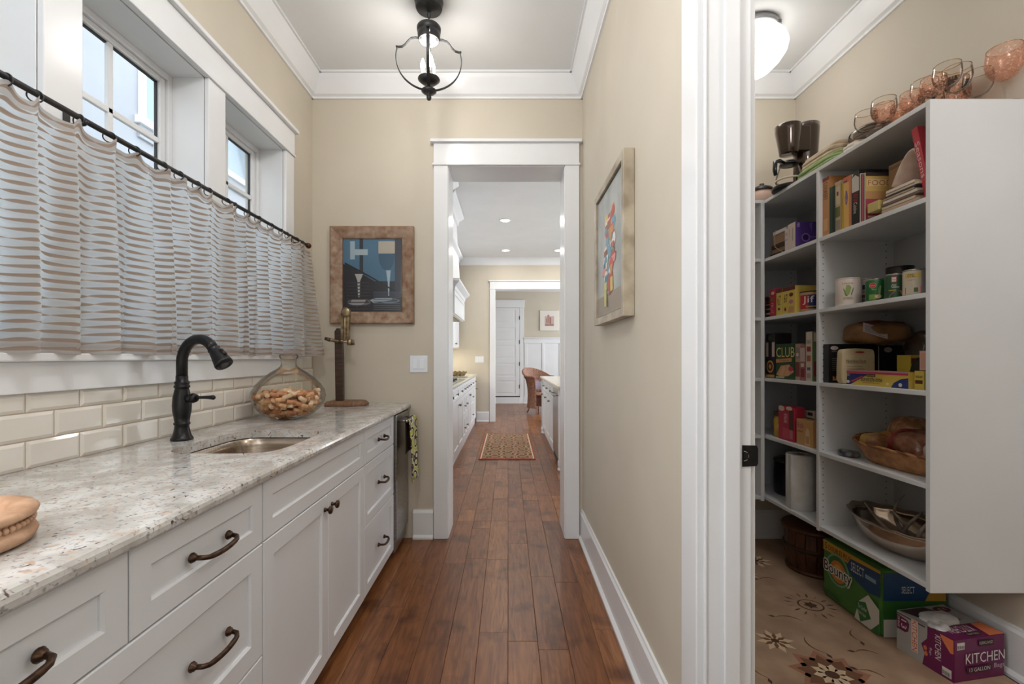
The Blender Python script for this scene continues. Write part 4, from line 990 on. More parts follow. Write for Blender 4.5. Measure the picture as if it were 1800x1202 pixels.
# shelving
SF, SB = 1.556, 1.944; YN, YM, YZ = 1.677, 2.288, 3.062
ZS = [2.165, 1.811, 1.455, 1.088, .742, .372]
su = thing('pantry_shelving', 'tall white two bay pantry shelving unit on the right pantry wall', 'shelf', (0, 0, 0))
for a, b in ((YN, YN+.019), (YM-.0095, YM+.0095), (YZ-.019, YZ)):
    MB().box(SF, SB, a, b, .353, 2.1555 if a != YN else 2.175, MELA).build('side_panel', su, .0015)
MB().box(SB-.012, SB-.001, YN+.019, YZ-.019, .36, 2.155, mnoise('shaded_back_panel', (176, 178, 182), (182, 184, 188), 3, .5)).build('back_panel', su)  # grey tone paints in the shade at the back of the shelves
for i, z in enumerate(ZS):
    if i == 0: MB().box(SF, SB, YN+.019, YZ, z-.0095, z+.0095, MELA).build('shelf', su, .0015); continue
    for a, b in ((YN+.019, YM-.0095), (YM+.0095, YZ-.019)): MB().box(SF+.001, SB-.012, a, b, z-.0095, z+.0095, MELA).build('shelf', su, .0015)
ph = MB(); DK = C(40, 40, 42, .8)
for fy in (YM-.0095, YZ-.019):
    for xx in (1.577, 1.893):
        z = .41
        while z < 2.12:
            if min(abs(z-q) for q in ZS) > .014:
                ph.add([(xx+.0028*math.cos(k*PI/4), fy-.0004, z+.0028*math.sin(k*PI/4)) for k in range(8)], [tuple(range(8))], DK)
            z += .032
ph.build('pin_holes', su, kind='stuff')
s2 = thing('corner_shelving', 'white shelving unit on the pantry back wall, only its right edge in view', 'shelf', (0, 0, 0))
for a in (.70, 1.1, 1.531): MB().box(a, a+.022, 2.754, YE-.02, .353, 2.156, MELA).build('side_panel', s2, .0015)
for i, z in enumerate(ZS):
    if i == 0: MB().box(.70, 1.553, 2.754, YE-.02, z-.0095, z+.0095, MELA).build('shelf', s2, .0015); continue
    for a, b in ((.722, 1.1), (1.122, 1.531)): MB().box(a, b, 2.756, YE-.02, z-.0095, z+.0095, MELA).build('shelf', s2, .0015)
T = [z+.0095 for z in ZS]

# ---- pantry rug
RUGM = mnoise('floral_rug_pile', (160, 132, 110), (180, 152, 128), 7, .95, bump=.3, bscale=300)
pr_ = thing('floral_rug', 'beige pink rug with brown floral motifs on the pantry floor', 'rug', (0, 0, 0))
MB().box(XR+.12, 1.90, -.2, 3.05, -.013, .008, RUGM).build('pile', pr_, .003)
fm_ = MB(); BR1, BR2, CR1, PK1 = C(84, 58, 44, .95), C(120, 84, 62, .95), C(214, 190, 160, .95), C(164, 116, 92, .95)
def petal(cx, cy, a, r0, r1, wd, mat, z=.0086):
    c, s = math.cos(a), math.sin(a); pts = [(r0, 0), ((r0+r1)/2, wd), (r1, 0), ((r0+r1)/2, -wd)]
    fm_.add([(cx+x*c-y*s, cy+x*s+y*c, z) for x, y in pts], [(0, 1, 2, 3)], mat)
def discm(cx, cy, r, mat, z): fm_.add([(cx+r*math.cos(k*PI/10), cy+r*.9*math.sin(k*PI/10), z) for k in range(20)], [tuple(range(20))], mat)
def flower(cx, cy, s, kind):
    if kind == 0:
        discm(cx, cy, .062*s, BR1, .0088); discm(cx, cy, .054*s, RUGM, .0091); discm(cx, cy, .026*s, BR1, .0094)
        for k in range(16): petal(cx, cy, k*PI/8, .075*s, .125*s, .006*s, (BR1, BR2, PK1)[k % 3])
        for k in range(6): petal(cx, cy, k*PI/3, .01*s, .04*s, .005*s, BR1, .0096)
    elif kind == 1:
        for k in range(8): petal(cx, cy, k*PI/4, .01*s, .10*s, .018*s, CR1); petal(cx, cy, k*PI/4+.39, .01*s, .075*s, .012*s, BR2, .0089)
        discm(cx, cy, .02*s, BR1, .0092)
    else:
        for k in range(9): petal(cx, cy, k*2*PI/9, .02*s, .15*s, .045*s, PK1); petal(cx, cy, k*2*PI/9, .03*s, .12*s, .028*s, BR2, .0089); petal(cx, cy, k*2*PI/9+.3, .01*s, .07*s, .02*s, CR1, .0092)
        discm(cx, cy, .025*s, BR1, .0096)
for q in ((1.483, 2.23, .95, 0), (1.145, 1.95, .8, 1), (1.24, 1.74, 1.0, 2), (1.48, 2.72, .9, 1), (1.12, 2.45, .9, 0), (1.34, 2.55, .6, 1), (1.3, 1.2, 1, 0), (.95, 1.5, 1, 2)):
    fm_ = MB(); flower(*q); fm_.build('flower_motif', pr_)
for (x, y, a, r) in ((1.47, 1.84, .5, .05), (1.29, 2.07, .3, .07), (1.55, 1.98, 2, .05), (1.34, 1.93, 2.4, .07), (1.15, 2.2, 1, .08), (1.38, 1.72, .1, .05), (1.05, 1.8, 2.2, .1), (1.42, 2.45, .6, .06)):
    fm_ = MB(); pts = [(x+r*math.cos(a+t*.3), y+r*math.sin(a+t*.3), .0086) for t in range(7)]
    fm_.tube(pts, [.001, .002, .003, .004, .003, .002, .001], BR2, 4, flat=(.3, 1)); petal(pts[-1][0], pts[-1][1], a+2.4, 0, .035, .008, BR1); fm_.build('vine_motif', pr_)

# ---- lower things on the rug
FZ = .0085
dm = mnoise('dark_drum_wood', (66, 38, 24), (98, 58, 36), 12, .4, stretch=(6, 6, 1))
dt = thing('wooden_tub', 'dark wooden stave tub with a rim under the far shelves', 'tub', (1.765, 2.62, FZ))
for k in range(18):
    a0_, a1_ = 2*PI*k/18+.012, 2*PI*(k+1)/18-.012; mb = MB(); vs = []
    for z, r in ((.012, .130), (.12, .156), (.235, .150)):
        for a in (a0_, a1_): vs.append((r*math.cos(a), r*math.sin(a), z))
    for z, r in ((.012, .120), (.12, .146), (.235, .140)):
        for a in (a0_, a1_): vs.append((r*math.cos(a), r*math.sin(a), z))
    mb.add(vs, [(0,1,3,2),(2,3,5,4),(7,6,8,9),(9,8,10,11),(4,5,11,10),(0,2,8,6),(2,4,10,8),(1,7,9,3),(3,9,11,5),(0,6,7,1)], dm); mb.build('stave', dt)
MB().lathe([(.0, 0), (.145, 0), (.147, .014), (.13, .02), (.0, .02)], 0, 0, dm, 40).build('foot', dt); MB().lathe([(.138, .236), (.166, .232), (.170, .245), (.160, .256), (0, .258)], 0, 0, dm, 40).build('lid', dt)
MB().lathe([(.156, .125), (.1595, .128), (.1595, .145), (.156, .148)], 0, 0, C(60, 42, 30, .5, .3), 40).build('hoop', dt)

GRN, DGR = (62, 122, 54), (40, 96, 52)
pk = carton('paper_towel_pack', 'large green and white pack of kitchen paper rolls under the shelves', 'paper towels', 1.615, 1.895, 1.965, 2.34, FZ, .295, (70, 126, 58), bevel=.018, body='wrapper', rough=.3,
 side=[('r', .02, .80, .98, .97, (206, 160, 62)), ('t', .03, .83, .10, .94, '15', (30, 24, 18)), ('t', .13, .84, .52, .92, 'DOUBLES PLUS', (30, 24, 18)),
  ('p', [(.44, .72), (.52, .90), (.98, .93), (.98, .58), (.80, .54), (.62, .60)], (34, 74, 118)), ('t', .53, .72, .74, .86, 'SELECT', (222, 226, 230)), ('r', .76, .74, .92, .80, (140, 170, 196)),
  ('o', .30, .58, .21, .26, (120, 170, 150)), ('o', .30, .58, .18, .23, GRN), ('o', .31, .56, .14, .18, (214, 132, 62)), ('o', .31, .56, .09, .12, (226, 176, 90)),
  *[('t', .065+dx, .425+dy, .55+dx, .655+dy, 'Bounty', (230, 228, 222)) for dx, dy in ((-.012, -.018), (.012, -.018), (-.012, .018), (.012, .018), (0, .024), (0, -.024), (.016, 0), (-.016, 0))], ('t', .065, .425, .55, .655, 'Bounty', (24, 20, 20)),
  ('p', [(.60, .02), (.68, .34), (.82, .52), (.98, .40), (.98, .02)], (226, 226, 220)), ('p', [(.62, .30), (.70, .03), (.86, .18), (.78, .38)], (46, 120, 62)), ('t', .66, .22, .80, .30, 'The Quicker', (224, 230, 220)), ('t', .67, .13, .79, .20, 'Picker Upper', (224, 230, 220)),
  ('p', [(.86, .02), (.98, .02), (.98, .2)], (50, 124, 58)), ('r', .04, .14, .32, .16, (46, 100, 46)), ('r', .04, .10, .36, .12, (46, 100, 46))],
 front=[('r', .02, .55, .98, .96, (34, 74, 118)), ('t', .30, .66, .50, .76, 'SELECT', (222, 226, 230)), ('p', [(.66, .55), (.98, .55), (.98, .9), (.8, .8)], (206, 160, 62)), ('r', .02, .02, .98, .30, (226, 226, 222)), ('r', .02, .28, .98, .55, (58, 118, 56))])
PUR, ORG = (112, 34, 84), (226, 128, 86)
bars = lambda u0, v0, u1, v1: [('r', u0, v0, u1, v1, (224, 222, 216))]+[('r', u0+(u1-u0)*(.08+.1*i), v0+(v1-v0)*.12, u0+(u1-u0)*(.08+.1*i+(.03 if i % 3 else .06)), v0+(v1-v0)*.62, (40, 38, 38)) for i in range(9)]
kb = carton('bin_bag_box', 'purple open box of kitchen bin bags in front of the green pack', 'box', 1.761-.118, 1.761+.118, 1.8207-.105, 1.8207+.105, FZ, .158, PUR, rz=.18,
 side=[('r', 0, 0, .56, 1, (176, 176, 176)), ('r', 0, .93, .52, .97, (90, 80, 80)), ('p', [(.0, .55), (.0, .92), (.20, .88), (.24, .80), (.22, .60), (.16, .54)], PUR), ('t', .02, .60, .06, .88, '200 BAGS', (222, 214, 216), 1), ('t', .09, .62, .19, .84, '13', (232, 226, 226), 1),
  ('r', .28, .18, .40, .98, (236, 216, 206)), ('t', .295, .20, .385, .96, 'KITCHEN', (214, 92, 60), 1), ('p', [(.48, 0), (.52, .3), (.46, .5), (.56, .7), (.58, 1), (1, 1), (1, 0)], PUR), ('o', .53, .45, .03, .06, (220, 120, 80)), ('o', .545, .32, .03, .06, (220, 120, 80)),
  ('t', .70, .34, .80, .92, 'KITCHEN', (232, 226, 228), 1), ('t', .60, .34, .65, .52, 'Bags', (220, 200, 210), 1), ('p', [(.78, 1), (1, 1), (1, .68), (.95, .66), (.82, .88)], ORG)]+bars(.82, .06, .97, .26),
 front=bars(.05, .76, .20, .93)+[('r', .46, .80, .76, .94, (34, 24, 28)), ('t', .475, .84, .745, .91, 'KIRKLAND', (214, 190, 176)), ('t', .20, .42, .98, .66, 'KITCHEN', (236, 232, 234)), ('r', .22, .20, .72, .34, (66, 22, 50)), ('t', .27, .225, .68, .315, '13 GALLON', (232, 226, 230)), ('t', .76, .22, .97, .36, 'Bags', (206, 176, 198))],
 top=[('r', 0, .38, 1, 1, (170, 168, 168)), ('p', [(.02, .98), (.22, .44), (.78, .5), (.55, .98)], (70, 52, 48)), ('r', .0, 0, 1, .36, PUR), ('t', .18, .16, .66, .34, 'KITCHEN', (226, 214, 220), 3), ('r', .36, .05, .62, .14, (34, 24, 28)), ('t', .38, .07, .60, .12, 'KIRKLAND', (214, 190, 176), 3), ('p', [(.70, 0), (.78, .36), (1, .36), (1, 0)], ORG), ('o', .78, .84, .16, .10, (96, 44, 74)), ('t', .72, .80, .84, .88, '13', (200, 190, 190), 3), ('r', .60, .62, .76, .70, (214, 120, 80))])
BAG = mnoise('white_plastic', (206, 206, 208), (222, 222, 224), 30, .35, bump=.5, bscale=30)
m = MB(); m.blob((-.02, .02, .160), (.075, .045, .018), BAG, .8, .010, 30, 2); m.blob((-.075, -.02, .150), (.04, .035, .022), BAG, .8, .012, 34, 5); m.build('bag_roll', kb)

# ---- helper shapes for tins, jars and pouches
SILV = C(176, 174, 170, .25, .9)
def tin(name, label, cat, X, Y, z, r, h, wrap, decals=(), lid=SILV, amid=None, group=None, ridges=True, span=2.2, glass=None):
    t = thing(name, label, cat, (X, Y, z), 0, group); am = amid if amid is not None else math.atan2(-Y, -X)+.05
    MB().lathe([(0, .004), (r-.003, .004), (r-.0025, 0), (r, .0008), (r, .004), (r-.001, .006), (r-.001, h-.006), (r, h-.004), (r, h-.0008), (r-.0025, h), (r-.0035, h-.004), (0, h-.004)], 0, 0, lid, 36).build('tin', t)
    w_ = MB(); w_.lathe([(r-.0006, .007), (r-.0004, .0075), (r-.0004, h-.0075), (r-.0006, h-.007)], 0, 0, wrap if not isinstance(wrap, tuple) else C(*wrap, .35), 36)
    decal(w_, cyl(0, 0, r-.0004, .007, h-.014, am, span), decals); w_.build('paper_label', t); return t
def pouch(name, label, cat, c, r, mat, group=None, rz=0, seed=1, e=.55, amp=.012, rot=None, decals=None):
    t = thing(name, label, cat, c, rz, group, rot); m = MB(); m.blob((0, 0, r[2]), r, mat, e, amp, 14, seed, 40, 24); m.build('bag', t); return t
def zpx(y, Y): return H+(628-y)*Y/800

# ---- top of the shelves: coffee maker, cloths, plates, glasses
COF = mnoise('bronze_gloss_plastic', (50, 34, 22), (58, 40, 28), 6, .14, metal=.5, coat=1)
cf = thing('coffee_maker', 'glossy dark brown drip coffee maker at the far end of the top shelf', 'coffee maker', (1.68, 2.63, T[0]))
m = MB(); m.tube([(.045, .01, .02), (.045, .01, .20), (.047, .01, .36), (.047, .01, .388)], [.060, .062, .070, .071], COF, 36); m.build('water_tank', cf, 0)
m = MB(); m.tube([(-.075, -.03, .205), (-.077, -.03, .25), (-.080, -.03, .33), (-.080, -.03, .368)], [.048, .054, .066, .069], COF, 36); m.box(-.05, .03, -.06, .03, .22, .36, COF); m.build('brew_basket', cf, .004)
m = MB(); m.lathe([(0, 0), (.085, 0), (.088, .006), (.086, .022), (.07, .026), (0, .026)], -.075, -.03, BLACK, 36); m.box(-.07, .10, -.06, .06, 0, .024, BLACK); m.build('base', cf, .003)
ca = MB(); ca.lathe([(0, .028), (.05, .028), (.064, .036), (.068, .06), (.064, .09), (.052, .125), (.046, .145)], -.075, -.03, CLEAR, 36); co = ca.build('carafe', cf)
MB().lathe([(.0, .168), (.03, .166), (.047, .155), (.049, .145), (.046, .143), (0, .143)], -.075, -.03, BLACK, 32).build('carafe_lid', co)
MB().tube([(-.12, -.05, .150), (-.15, -.062, .156), (-.178, -.072, .145), (-.182, -.074, .10), (-.176, -.072, .07)], [.010, .011, .011, .010, .008], C(30, 32, 38, .2), 12, flat=(1, 1.2)).build('carafe_handle', co)
MB().lathe([(.0655, .052), (.0692, .052), (.0692, .062), (.0655, .062)], -.075, -.03, C(208, 196, 180, .3), 36).build('carafe_band', co)
pot = thing('lidded_pot', 'pale pink pot with a dark lid beside the coffee maker', 'pot', (1.60, 2.87, T[0]))
MB().lathe([(0, 0), (.055, 0), (.07, .015), (.075, .05), (.068, .085), (0, .088)], 0, 0, C(196, 166, 150, .5), 30).build('pot_body', pot)
MB().lathe([(.07, .086), (.074, .09), (.06, .11), (.03, .125), (.012, .128), (.014, .14), (0, .145)], 0, 0, C(40, 30, 28, .3), 30).build('lid', pot)
tryy = thing('dark_tray', 'dark brown tray lying under the coffee maker handle', 'tray', (1.575, 2.57, T[0]), .1)
MB().lathe([(0, 0), (.006, 0), (.012, .004), (.010, .008), (0, .004)], 0, 0, BLACK, 8).box(-.015, .02, -.14, .10, 0, .012, C(50, 36, 30, .4)).build('tray_body', tryy, .003)
CLB, CLG, CLW = mnoise('beige_cloth', (186, 166, 140), (208, 190, 166), 18, .9, bump=.5, bscale=120), mnoise('green_cloth', (140, 164, 104), (168, 188, 132), 18, .9, bump=.5, bscale=120), mnoise('white_cloth', (216, 206, 196), (232, 224, 214), 12, .85, bump=.4)
def cloth(label, cx, cy, z, a, b, h, mat, seed):
    t = MB(); 
    for k in range(3): t.blob((cx+.004*k*(-1)**k, cy+.003*k, z+h*(.17+.33*k)), (a-.004*k, b-.004*k, h*.19), mat, .3, .006, 16, seed+k, 36, 10)
    return tag(t.build('folded_cloth', None), label, 'cloth', 'folded cloths on the top shelf')
cloth('green folded cloth at the bottom of the pile on the top shelf', 1.70, 2.33, T[0]+.002,   .135, .165, .050, CLG, 3)
cloth('beige folded cloth lying on the green cloth on the top shelf', 1.715, 2.35, T[0]+.053, .125, .145, .062, CLB, 8)
cloth('thin white folded cloth between the cloth pile and the glasses', 1.70, 2.115, T[0]+.002, .12, .045, .05, CLW, 12)
pw = thing('wrapped_plates', 'stack of pale plates wrapped in clear film beside the folded cloths', 'plates', (1.70, 2.115, T[0]+.054))
for k in range(4): MB().lathe([(0, .014*k), (.05, .014*k), (.078, .014*k+.010), (.080, .014*k+.013), (.05, .014*k+.006), (0, .014*k+.005)], 0, 0, C(222, 206, 192, .35), 32).build('plate', pw)
MB().blob((0, 0, .032), (.088, .088, .04), thin_glass('film', (.97, .96, .95), 1.2, .4, .12), .8, .006, 40, 3).build('film_wrap', pw)
GOLD = C(196, 160, 96, .2, .9)
def goblet(r, hb, hs, mat, mat2, rim=True):
    t = bpy.data.objects.new('wine_glass', None); COL.objects.link(t)
    MB().lathe([(.004, hs), (.012, hs+.004), (r*.62, hs+hb*.14), (r*.92, hs+hb*.36), (r, hs+hb*.58), (r*.95, hs+hb*.85), (r*.90, hs+hb), (r*.88, hs+hb), (r*.93, hs+hb*.85), (r*.97, hs+hb*.58), (r*.88, hs+hb*.37), (r*.55, hs+hb*.17), (0, hs+.008)], 0, 0, mat, 32).build('bowl', t)
    MB().lathe([(0, .001), (r*.80, .001), (r*.80, .003), (r*.3, .006), (.007, .012), (.0042, .03), (.0045, hs*.8), (.009, hs-.006), (.010, hs+.003), (0, hs+.004)], 0, 0, mat2, 24).build('stem_and_foot', t)
    if rim: MB().tube([(r*.89*math.cos(k*PI/16), r*.89*math.sin(k*PI/16), hs+hb) for k in range(32)], .0011, GOLD, 6, closed=True).build('gilt_rim', t)
    return t
kinds = {'clear': goblet(.048, .10, .085, CLEAR, CLEAR), 'amber': goblet(.055, .125, .092, AMBER, CLEAR), 'short': goblet(.042, .075, .055, AMBER, CLEAR), 'sclear': goblet(.044, .09, .058, CLEAR, CLEAR)}
gset = [('clear', 1.765, 1.790, 'clear wine glass with gilt rim, third from the right end of the top shelf'), ('clear', 1.875, 1.815, 'clear wine glass with gilt rim right beside the big amber goblet'), ('amber', 1.878, 1.722, 'large amber etched goblet at the right end of the top shelf'), ('amber', 1.885, 1.925, 'large amber goblet partly behind the clear gilt rimmed glasses'),
        ('short', 1.65, 1.765, 'short amber goblet nearest the shelf edge at the right'), ('sclear', 1.76, 1.895, 'small clear glass behind the nearest short amber goblet'), ('short', 1.655, 1.865, 'second short amber goblet along the shelf edge'), ('sclear', 1.78, 1.995, 'small clear glass standing fifth from the right'),
        ('short', 1.612, 1.955, 'third short amber goblet along the shelf edge'), ('short', 1.70, 1.965, 'short amber goblet in the middle row, behind the third edge goblet'), ('sclear', 1.612, 2.050, 'small clear glass at the shelf edge near the wrapped plates'), ('short', 1.75, 2.05, 'short amber goblet just before the wrapped plates'), ('sclear', 1.88, 2.03, 'small clear glass at the back near the wall'), ('short', 1.84, 1.88, 'short amber goblet behind the second edge goblet'), ('sclear', 1.655, 1.715, 'small clear glass at the near corner of the top shelf edge'), ('clear', 1.72, 1.88, 'clear gilt rimmed glass between the short amber goblets'), ('short', 1.84, 1.98, 'short amber goblet at the back in the middle of the row'), ('clear', 1.66, 2.01, 'clear gilt rimmed glass toward the wrapped plates')]
seen = set()
for kd, x, y, lb in gset:
    src = kinds[kd]
    if kd not in seen: g_ = src; seen.add(kd)
    else: g_ = copy_tree(src)
    g_.location = (x, y, T[0]); g_.rotation_euler = (0, 0, R.random()*6); tag(g_, lb, 'wine glass', 'wine glasses on the top shelf')

# ---- books, near bay, second shelf
zb = T[1]
def book(label, p0, p1, ytop, X, depth, col, spine=(), front=(), cat='book', name='cook_book', gap=.001, pages=True, group='books on the upper shelf'):
    Y1, Y0 = yof(p0, X), yof(p1, X); h = zpx(ytop, (Y0+Y1)/2)-zb; Y0 += gap
    return book_at(label, X, Y0, Y1, h, depth, col, spine, front, name, group, zb)
def book_at(label, X, Y0, Y1, h, depth, col, spine=(), front=(), name='cook_book', group=None, z=None, rot=None):
    t = thing(name, label, 'book', (X, (Y0+Y1)/2, z), 0, group, rot); b = (Y1-Y0)/2; c = C(*col, .45); e = min(.002, b*.25)
    m = MB(); m.box(0, e, -b, b, 0, h, c); m.box(e, depth, -b, -b+e, 0, h, c); m.box(e, depth, b-e, b, 0, h, c); m.build('cover', t)
    MB().box(e, depth-.004, -b+e, b-e, .003, h-.004, C(216, 204, 184, .8)).build('pages', t)
    p = MB()
    if spine: decal(p, flat((0, b, 0), (0, -2*b, 0), (0, 0, h)), spine, .0003)
    if front: decal(p, flat((0, -b, 0), (depth, 0, 0), (0, 0, h)), front, .0003)
    if p.v: p.build('printing', t)
    return t
book('thin blue cookbook, first on the left of the upper shelf', 1437.5, 1445, 329, 1.60, .14, (52, 110, 150), [('r', .1, .02, .9, .35, (206, 140, 110)), ('r', .1, .72, .9, .9, (196, 128, 96)), ('r', .2, .5, .8, .53, (220, 200, 160))])
book('thick tan and orange cookbook next to the thin blue one', 1445.5, 1458, 312, 1.575, .17, (202, 146, 96), [('r', 0, .94, 1, 1, (140, 64, 48)), ('t', .2, .62, .75, .92, 'COOKERY', (70, 36, 30), 1), ('r', .2, .1, .8, .3, (214, 170, 120))])
book('dark green ring bound cookbook with a food photograph', 1458.5, 1467, 328, 1.575, .16, (44, 66, 52), [('r', .6, .02, 1, .98, (30, 34, 32))])
book('cream spiral bound recipe book with small picture', 1467.5, 1478, 319, 1.58, .16, (196, 176, 142), [('r', .1, .55, .9, .9, (214, 196, 166)), ('r', .35, .72, .65, .80, (130, 50, 60)), ('r', .1, .3, .9, .5, (112, 116, 70)), ('r', .1, .05, .9, .24, (150, 140, 124))])
book('thin bright yellow book in the row of cookbooks', 1478.5, 1482, 322, 1.585, .15, (226, 194, 92))
book('pale orange paperback with a purple oval on its spine', 1482.5, 1497, 310, 1.575, .15, (228, 184, 104), [('r', 0, .9, 1, 1, (206, 106, 74)), ('r', .7, 0, 1, 1, (206, 128, 96)), ('o', .38, .60, .16, .14, (110, 84, 130)), ('t', .3, .50, .46, .70, 'cook', (226, 210, 220), 1), ('r', .1, .90, .5, .93, (120, 50, 120))])
book('thick black and white cookbook with red lettering on the spine', 1497.5, 1510.5, 301, 1.572, .18, (34, 30, 32), [('r', 0, .62, 1, .97, (206, 200, 192)), ('t', .15, .40, .85, .60, 'WW', (170, 40, 44), 1), ('t', .25, .22, .75, .42, 'Cuisine', (214, 206, 200), 1), ('p', [(0, .9), (.3, .97), (1, .97), (1, .86), (.5, .93)], (50, 46, 46))])
for i, (a, b, c, lb) in enumerate(((1511, 1513, (222, 216, 206), 'thin white magazine beside the black cookbook'), (1513.4, 1515, (60, 120, 70), 'thin green magazine in the middle of the upper shelf'), (1515.4, 1517, (214, 90, 120), 'thin pink magazine in the middle of the upper shelf'), (1517.4, 1519, (70, 110, 170), 'thin blue magazine against the food magazine'))):
    book(lb, a, b, 305+i, 1.575, .16, c, gap=.0002)
yF0 = yof(1521.5, 1.575); book_at('food magazine with an orange title facing the doorway', 1.575, yF0, yof(1519.5, 1.575), zpx(303, yF0)-zb, .20, (222, 190, 120), (), [('r', 0, 0, 1, .46, (176, 76, 96)), ('r', 0, .46, 1, .62, (206, 160, 110)), ('r', .03, .72, .6, .86, (232, 214, 160)), ('t', .05, .735, .58, .845, 'FOOD', (196, 108, 70)), ('o', .3, .3, .2, .12, (212, 150, 120)), ('r', .05, .08, .4, .12, (230, 210, 190)), ('r', 0, .93, 1, 1, (70, 60, 56))], 'magazine', 'books on the upper shelf', zb)
carton('recipe_box', 'plain brown board box behind the food magazine', 'box', 1.66, 1.86, 1.90, 1.985, zb, .235, (156, 122, 92), side=[('r', .05, .9, .95, .96, (130, 98, 72))], front=[('r', .02, .86, .98, .88, (120, 92, 70))])
carton('card_box', 'small pale yellow box lying in front of the food magazine', 'box', 1.572, 1.64, 1.93, 1.99, zb+.031, .04, (206, 186, 120))
# leaning pile of papers and magazines
PAP = [(226, 212, 196), (196, 168, 144), (214, 200, 180), (120, 96, 84), (226, 220, 210), (176, 150, 126), (60, 60, 70), (220, 204, 184)]
zz = zb
for i in range(9):
    hgt = R.uniform(.006, .012); sx_ = R.uniform(-.006, .006); Ya, Yb_ = 1.745+R.uniform(-.01, .02), 1.925-.012*i*.3
    t = MB(); a = .004*i; vs = []
    c = PAP[i % len(PAP)]
    t.box(1.572+abs(sx_), 1.80+sx_, Ya, Yb_, zz+.0003, zz+hgt, C(*c, .7)).box(1.575+abs(sx_), 1.797+sx_, Ya+.002, Yb_-.002, zz+.0012, zz+hgt-.001, C(214, 196, 174, .8))
    tag(t.build('magazine', None, .001), ['cream magazine at the bottom of the flat pile', 'tan magazine second from the bottom of the flat pile', 'off white magazine third from the bottom of the flat pile', 'brown magazine fourth from the bottom of the flat pile', 'white magazine in the middle of the flat pile', 'tan magazine just above the middle of the flat pile', 'dark grey magazine near the top of the flat pile', 'pale magazine second from the top of the flat pile', 'cream magazine on top of the flat pile'][i], 'magazine', 'flat pile of magazines on the upper shelf')
    zz += hgt+.0006
mg = MB(); 
def curl(u, v): a = u*1.25; return (1.60+.20*v, 1.925-.17*math.sin(a)*1.0, zz+.02+.125*(math.cos(a-.35)))
mg.grid(lambda u, v: (1.60+.20*v, 1.90-.15*u, zz+.02+.115*math.sin(min(1, u*1.25)*PI*.62)-.09*max(0, u-.72)*3.2*u), 24, 2, mnoise('glossy_page', (206, 176, 160), (228, 208, 194), 14, .4)); o = mg.build('open_magazine', None); s_ = o.modifiers.new('s', 'SOLIDIFY'); s_.thickness = .007
tag(o, 'curled pink cream magazine draped over the flat pile', 'magazine')
rbk = book_at('red book leaning against the near end panel', 1.59, -.0, .026, .30, .17, (196, 66, 78), [('t', .12, .30, .85, .80, 'Seasons', (228, 196, 196), 1), ('o', .03, .85, .12, .02, (170, 44, 58)), ('o', .03, .7, .1, .02, (170, 44, 58)), ('o', .03, .55, .1, .02, (170, 44, 58))], (), 'cook_book', 'books on the upper shelf', zb, (-.20, 0, 0)); rbk.location = (1.59, 1.722, zb+.004)
# second shelf, far bay
X_ = 1.575
for i, (h0, h1, c, lb) in enumerate(((.0, .022, (56, 42, 34), 'dark booklet at the bottom of the far stack'), (.023, .045, (150, 116, 88), 'tan booklet second in the far stack'), (.046, .066, (70, 52, 42), 'dark booklet third in the far stack'), (.067, .115, (158, 126, 100), 'thick brown paged book in the far stack'), (.116, .134, (222, 216, 210), 'white covered booklet on top of the far stack'))):
    m = MB(); m.box(1.60+.004*(i % 2), 1.80, 2.62, 2.78-.008*i, zb+h0*1.15+.0003, zb+h1*1.15, C(*c, .7)); o = m.build('booklet', None, .0015); tag(o, lb, 'booklet', 'stack of booklets in the far bay')
tag(MB().tube([(1.59, 2.70, zb+.156), (1.578, 2.695, zb+.13), (1.566, 2.67, zb+.05), (1.568, 2.63, zb+.02), (1.575, 2.60, zb+.004)], .002, C(150, 122, 92, .6), 8).build('cord_loop', None), 'thin tan cord hanging off the far booklet stack', 'cord')
carton('white_box', 'thin white carton left of the purple box', 'box', 1.575, 1.66, 2.558, 2.590, zb, .125, (216, 204, 204), side=[('t', .2, .72, .8, .86, 'CA', (90, 70, 120)), ('r', .1, .5, .9, .55, (180, 160, 190))])
carton('purple_box', 'purple and cream mixer box in the far bay of the upper shelf', 'box', 1.572, 1.72, 2.49, 2.556, zb+.005, .140, (214, 200, 190), side=[('r', .62, .3, .70, .8, (150, 130, 130)), ('r', .2, .5, .3, .8, (186, 170, 164))], front=[('r', 0, 0, 1, 1, (88, 60, 138)), ('t', .06, .78, .16, .95, 'MIX', (220, 210, 230), 1), ('o', .38, .38, .16, .17, (142, 112, 180)), ('o', .38, .38, .11, .12, (60, 34, 100)), ('r', .48, .38, .95, .42, (130, 100, 172)), ('p', [(.5, .9), (.62, 1), (.6, .6)], (120, 90, 164))])
tag(MB().box(1.562, 1.66, 2.47, 2.54, zb+.0002, zb+.0035, C(196, 166, 140, .8)).build('card_slip', None), 'small tan card slip under the purple box', 'card')

